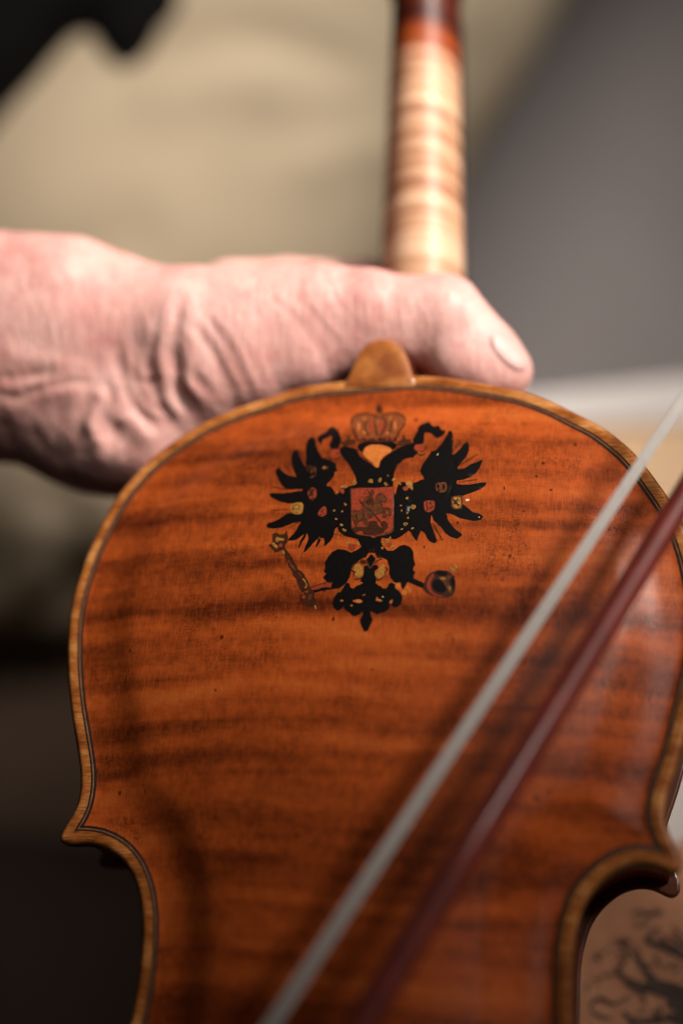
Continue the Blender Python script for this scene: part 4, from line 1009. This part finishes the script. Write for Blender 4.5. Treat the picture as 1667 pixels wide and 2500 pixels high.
for lp in ink:
    q = lp
    V_, F_ = patch(q, 7, bvh_f, 0.25)
    if len(F_) == 0: continue
    b_ = len(TVs); TVs += list(V_ + np.array([0, 0, 0.002 * len(TFs) % 0.15])); TFs += [[i + b_ for i in f] for f in F_]
mesh_obj('tattoo', from_cam(np.array(TVs), P2INV), TFs, M['ink'], person2)

# ------------------------------------------------------------------ bow
bow = empty('violin_bow', MC @ Matrix.Translation((0.05, -0.06, -0.36)), 'red brown violin bow with pale hair slanting across the front of the violin', 'bow')
BINV = bow.matrix_world.inverted() @ MC
def tube(name, P, R, mat, parent, inv, n=20):
    P = np.array(P); t = np.gradient(P, axis=0); t /= np.linalg.norm(t, axis=1)[:, None]; secs = []
    up = np.array([0, 0, 1.0])
    verts, faces = [], []
    for p, d, r in zip(P, t, R):
        a = np.cross(d, up); a /= np.linalg.norm(a); b = np.cross(a, d)
        for k in range(n):
            th = 2 * math.pi * k / n; verts.append(p + r * (math.cos(th) * a + math.sin(th) * b))
    for i in range(len(P) - 1):
        for k in range(n):
            j = (k + 1) % n; faces.append((i * n + k, i * n + j, (i + 1) * n + j, (i + 1) * n + k))
    faces.append(tuple(range(n))); faces.append(tuple(range((len(P) - 1) * n, len(P) * n))[::-1])
    return mesh_obj(name, from_cam(np.array(verts), inv), faces, mat, parent)
def lerp(a, b, t): return np.array(a) + (np.array(b) - np.array(a)) * t
sA, sB = camp(1667, 1213, 374), camp(884, 2500, 322)
hA, hB = camp(1667, 972, 390), camp(664, 2500, 338)
M['stick'] = plain('pernambuco', (0.18, 0.019, 0.011), 0.50, 0.3, 90, 0.6)
M['hair'] = plain('horsehair', (0.50, 0.48, 0.45), 0.5, 0.08, 400)
ts = np.linspace(-1.6, 1.7, 60)
mid_ = (sA + sB) / 2 - (hA + hB) / 2; mid_ /= np.linalg.norm(mid_)
SP = [lerp(sA, sB, t) for t in ts]
SR = [3.1 + 0.45 * t for t in ts]
tube('stick', SP, SR, M['stick'], bow, BINV)
ax_ = (hB - hA) / np.linalg.norm(hB - hA); wdir = np.cross(ax_, np.array([0, 0, 1.0])); wdir /= np.linalg.norm(wdir)
wd_ = 0.62 * wdir + 0.78 * np.cross(wdir, ax_)
HVs, HFs = [], []
NS = 46
for k in range(NS):
    c0 = (k + 0.5) / NS - 0.5 + rng.normal(0, .004); dz = rng.normal(0, 0.10); n0 = len(HVs)
    for i, t in enumerate(np.linspace(-1.5, 1.55, 14)):
        wdt = 5.0 + 1.6 * t
        p = lerp(hA, hB, t) + wd_ * c0 * wdt + np.cross(wd_, ax_) * dz
        rr = 0.5 * wdt / NS + 0.035
        u_ = wd_; v_ = np.cross(wd_, ax_)
        for a_ in range(4): HVs.append(p + rr * (math.cos(a_ * math.pi / 2) * u_ + math.sin(a_ * math.pi / 2) * v_ * 1.3))
        if i:
            for a_ in range(4):
                b0 = n0 + (i - 1) * 4; HFs.append((b0 + a_, b0 + (a_ + 1) % 4, b0 + 4 + (a_ + 1) % 4, b0 + 4 + a_))
mesh_obj('hair', from_cam(np.array(HVs), BINV), HFs, M['hair'], bow, kind='stuff')
# frog and tip, past the edges of the picture
def blockpart(name, t, s0, s1, mat, wid):
    a = lerp(sA, sB, t); b = lerp(hA, hB, t); v = b - a; u = ax_; w_ = np.cross(u, v); w_ /= np.linalg.norm(w_)
    V_ = []; prof = [(-s0 / 2, 0.05), (s0 / 2, 0.05), (s0 / 2 + s1, 0.6), (s0 / 2, 1.04), (-s0 / 2, 1.04), (-s0 / 2 - s1 * .4, 0.5)]
    for sd in (-1, 1):
        for x, y in prof: V_.append(a + u * x + v * y + w_ * sd * wid)
    n = len(prof); F_ = [tuple(range(n))[::-1], tuple(range(n, 2 * n))] + [(i, (i + 1) % n, n + (i + 1) % n, n + i) for i in range(n)]
    o = mesh_obj(name, from_cam(np.array(V_), BINV), F_, mat, bow, smooth=False)
    return o
blockpart('frog', 1.56, 40, 6, M['ebony'], 6.5); blockpart('bow_tip', -1.5, 12, 8, M['stick'], 4.5)

# ------------------------------------------------------------------ setting: floor, table, papers
def slab(name, corners, th, mat, label=None, cat=None, kind=None, sub=1):
    """flat sheet with thickness th (mm) given by picture points and distances"""
    C4 = np.array([camp(*c) for c in corners]); i3 = [0, len(C4) // 3, 2 * len(C4) // 3]
    n = np.cross(C4[i3[1]] - C4[i3[0]], C4[i3[2]] - C4[i3[0]]); n /= np.linalg.norm(n)
    C4 = C4 * ((C4[0] @ n) / (C4 @ n))[:, None]; o = C4.mean(0)
    if n @ o > 0: n = -n
    mw = MC @ Matrix.Translation(Vector(o * .001)); inv = mw.inverted() @ MC
    V_ = np.vstack([C4, C4 - n * th]); k = len(C4)
    F_ = [tuple(range(k)), tuple(range(k, 2 * k))[::-1]] + [(i, i + k, (i + 1) % k + k, (i + 1) % k) for i in range(k)]
    ob = mesh_obj(name, from_cam(V_, inv), F_, mat, None, smooth=False, label=label, cat=cat, kind=kind); ob.matrix_world = mw
    return ob
M['floor'] = plain('grey_floor', (0.45, 0.408, 0.398), 0.75, 0.06, 6)
M['paper'] = plain('white_paper', (0.78, 0.74, 0.71), 0.7, 0.03, 20)
M['tabletop'] = plain('pale_wood', (0.78, 0.52, 0.29), 0.5, 0.12, 12)
slab('floor', [(-6000, 7000, 1500), (9000, 7000, 1500), (9000, -6000, 1800), (-6000, -6000, 1800)], 20, M['floor'], kind='structure')
slab('table', [(1150, 1010, 740), (2600, 880, 740), (2600, 3600, 560), (1150, 3600, 560)], 18, M['tabletop'], 'pale wooden table under the white papers, right of the violin', 'table')
slab('paper_sheet', [(1200, 975, 737), (2100, 868, 737), (2100, 1030, 728), (1240, 1035, 729)], 1.0, M['paper'], 'white paper lying along the far edge of the pale table', 'paper')
slab('paper_sheet', [(1380, 1600, 676), (2300, 1500, 676), (2300, 2600, 604), (1380, 2600, 604)], 1.0, M['paper'], 'white paper on the table beside the lower right corner of the violin', 'paper')
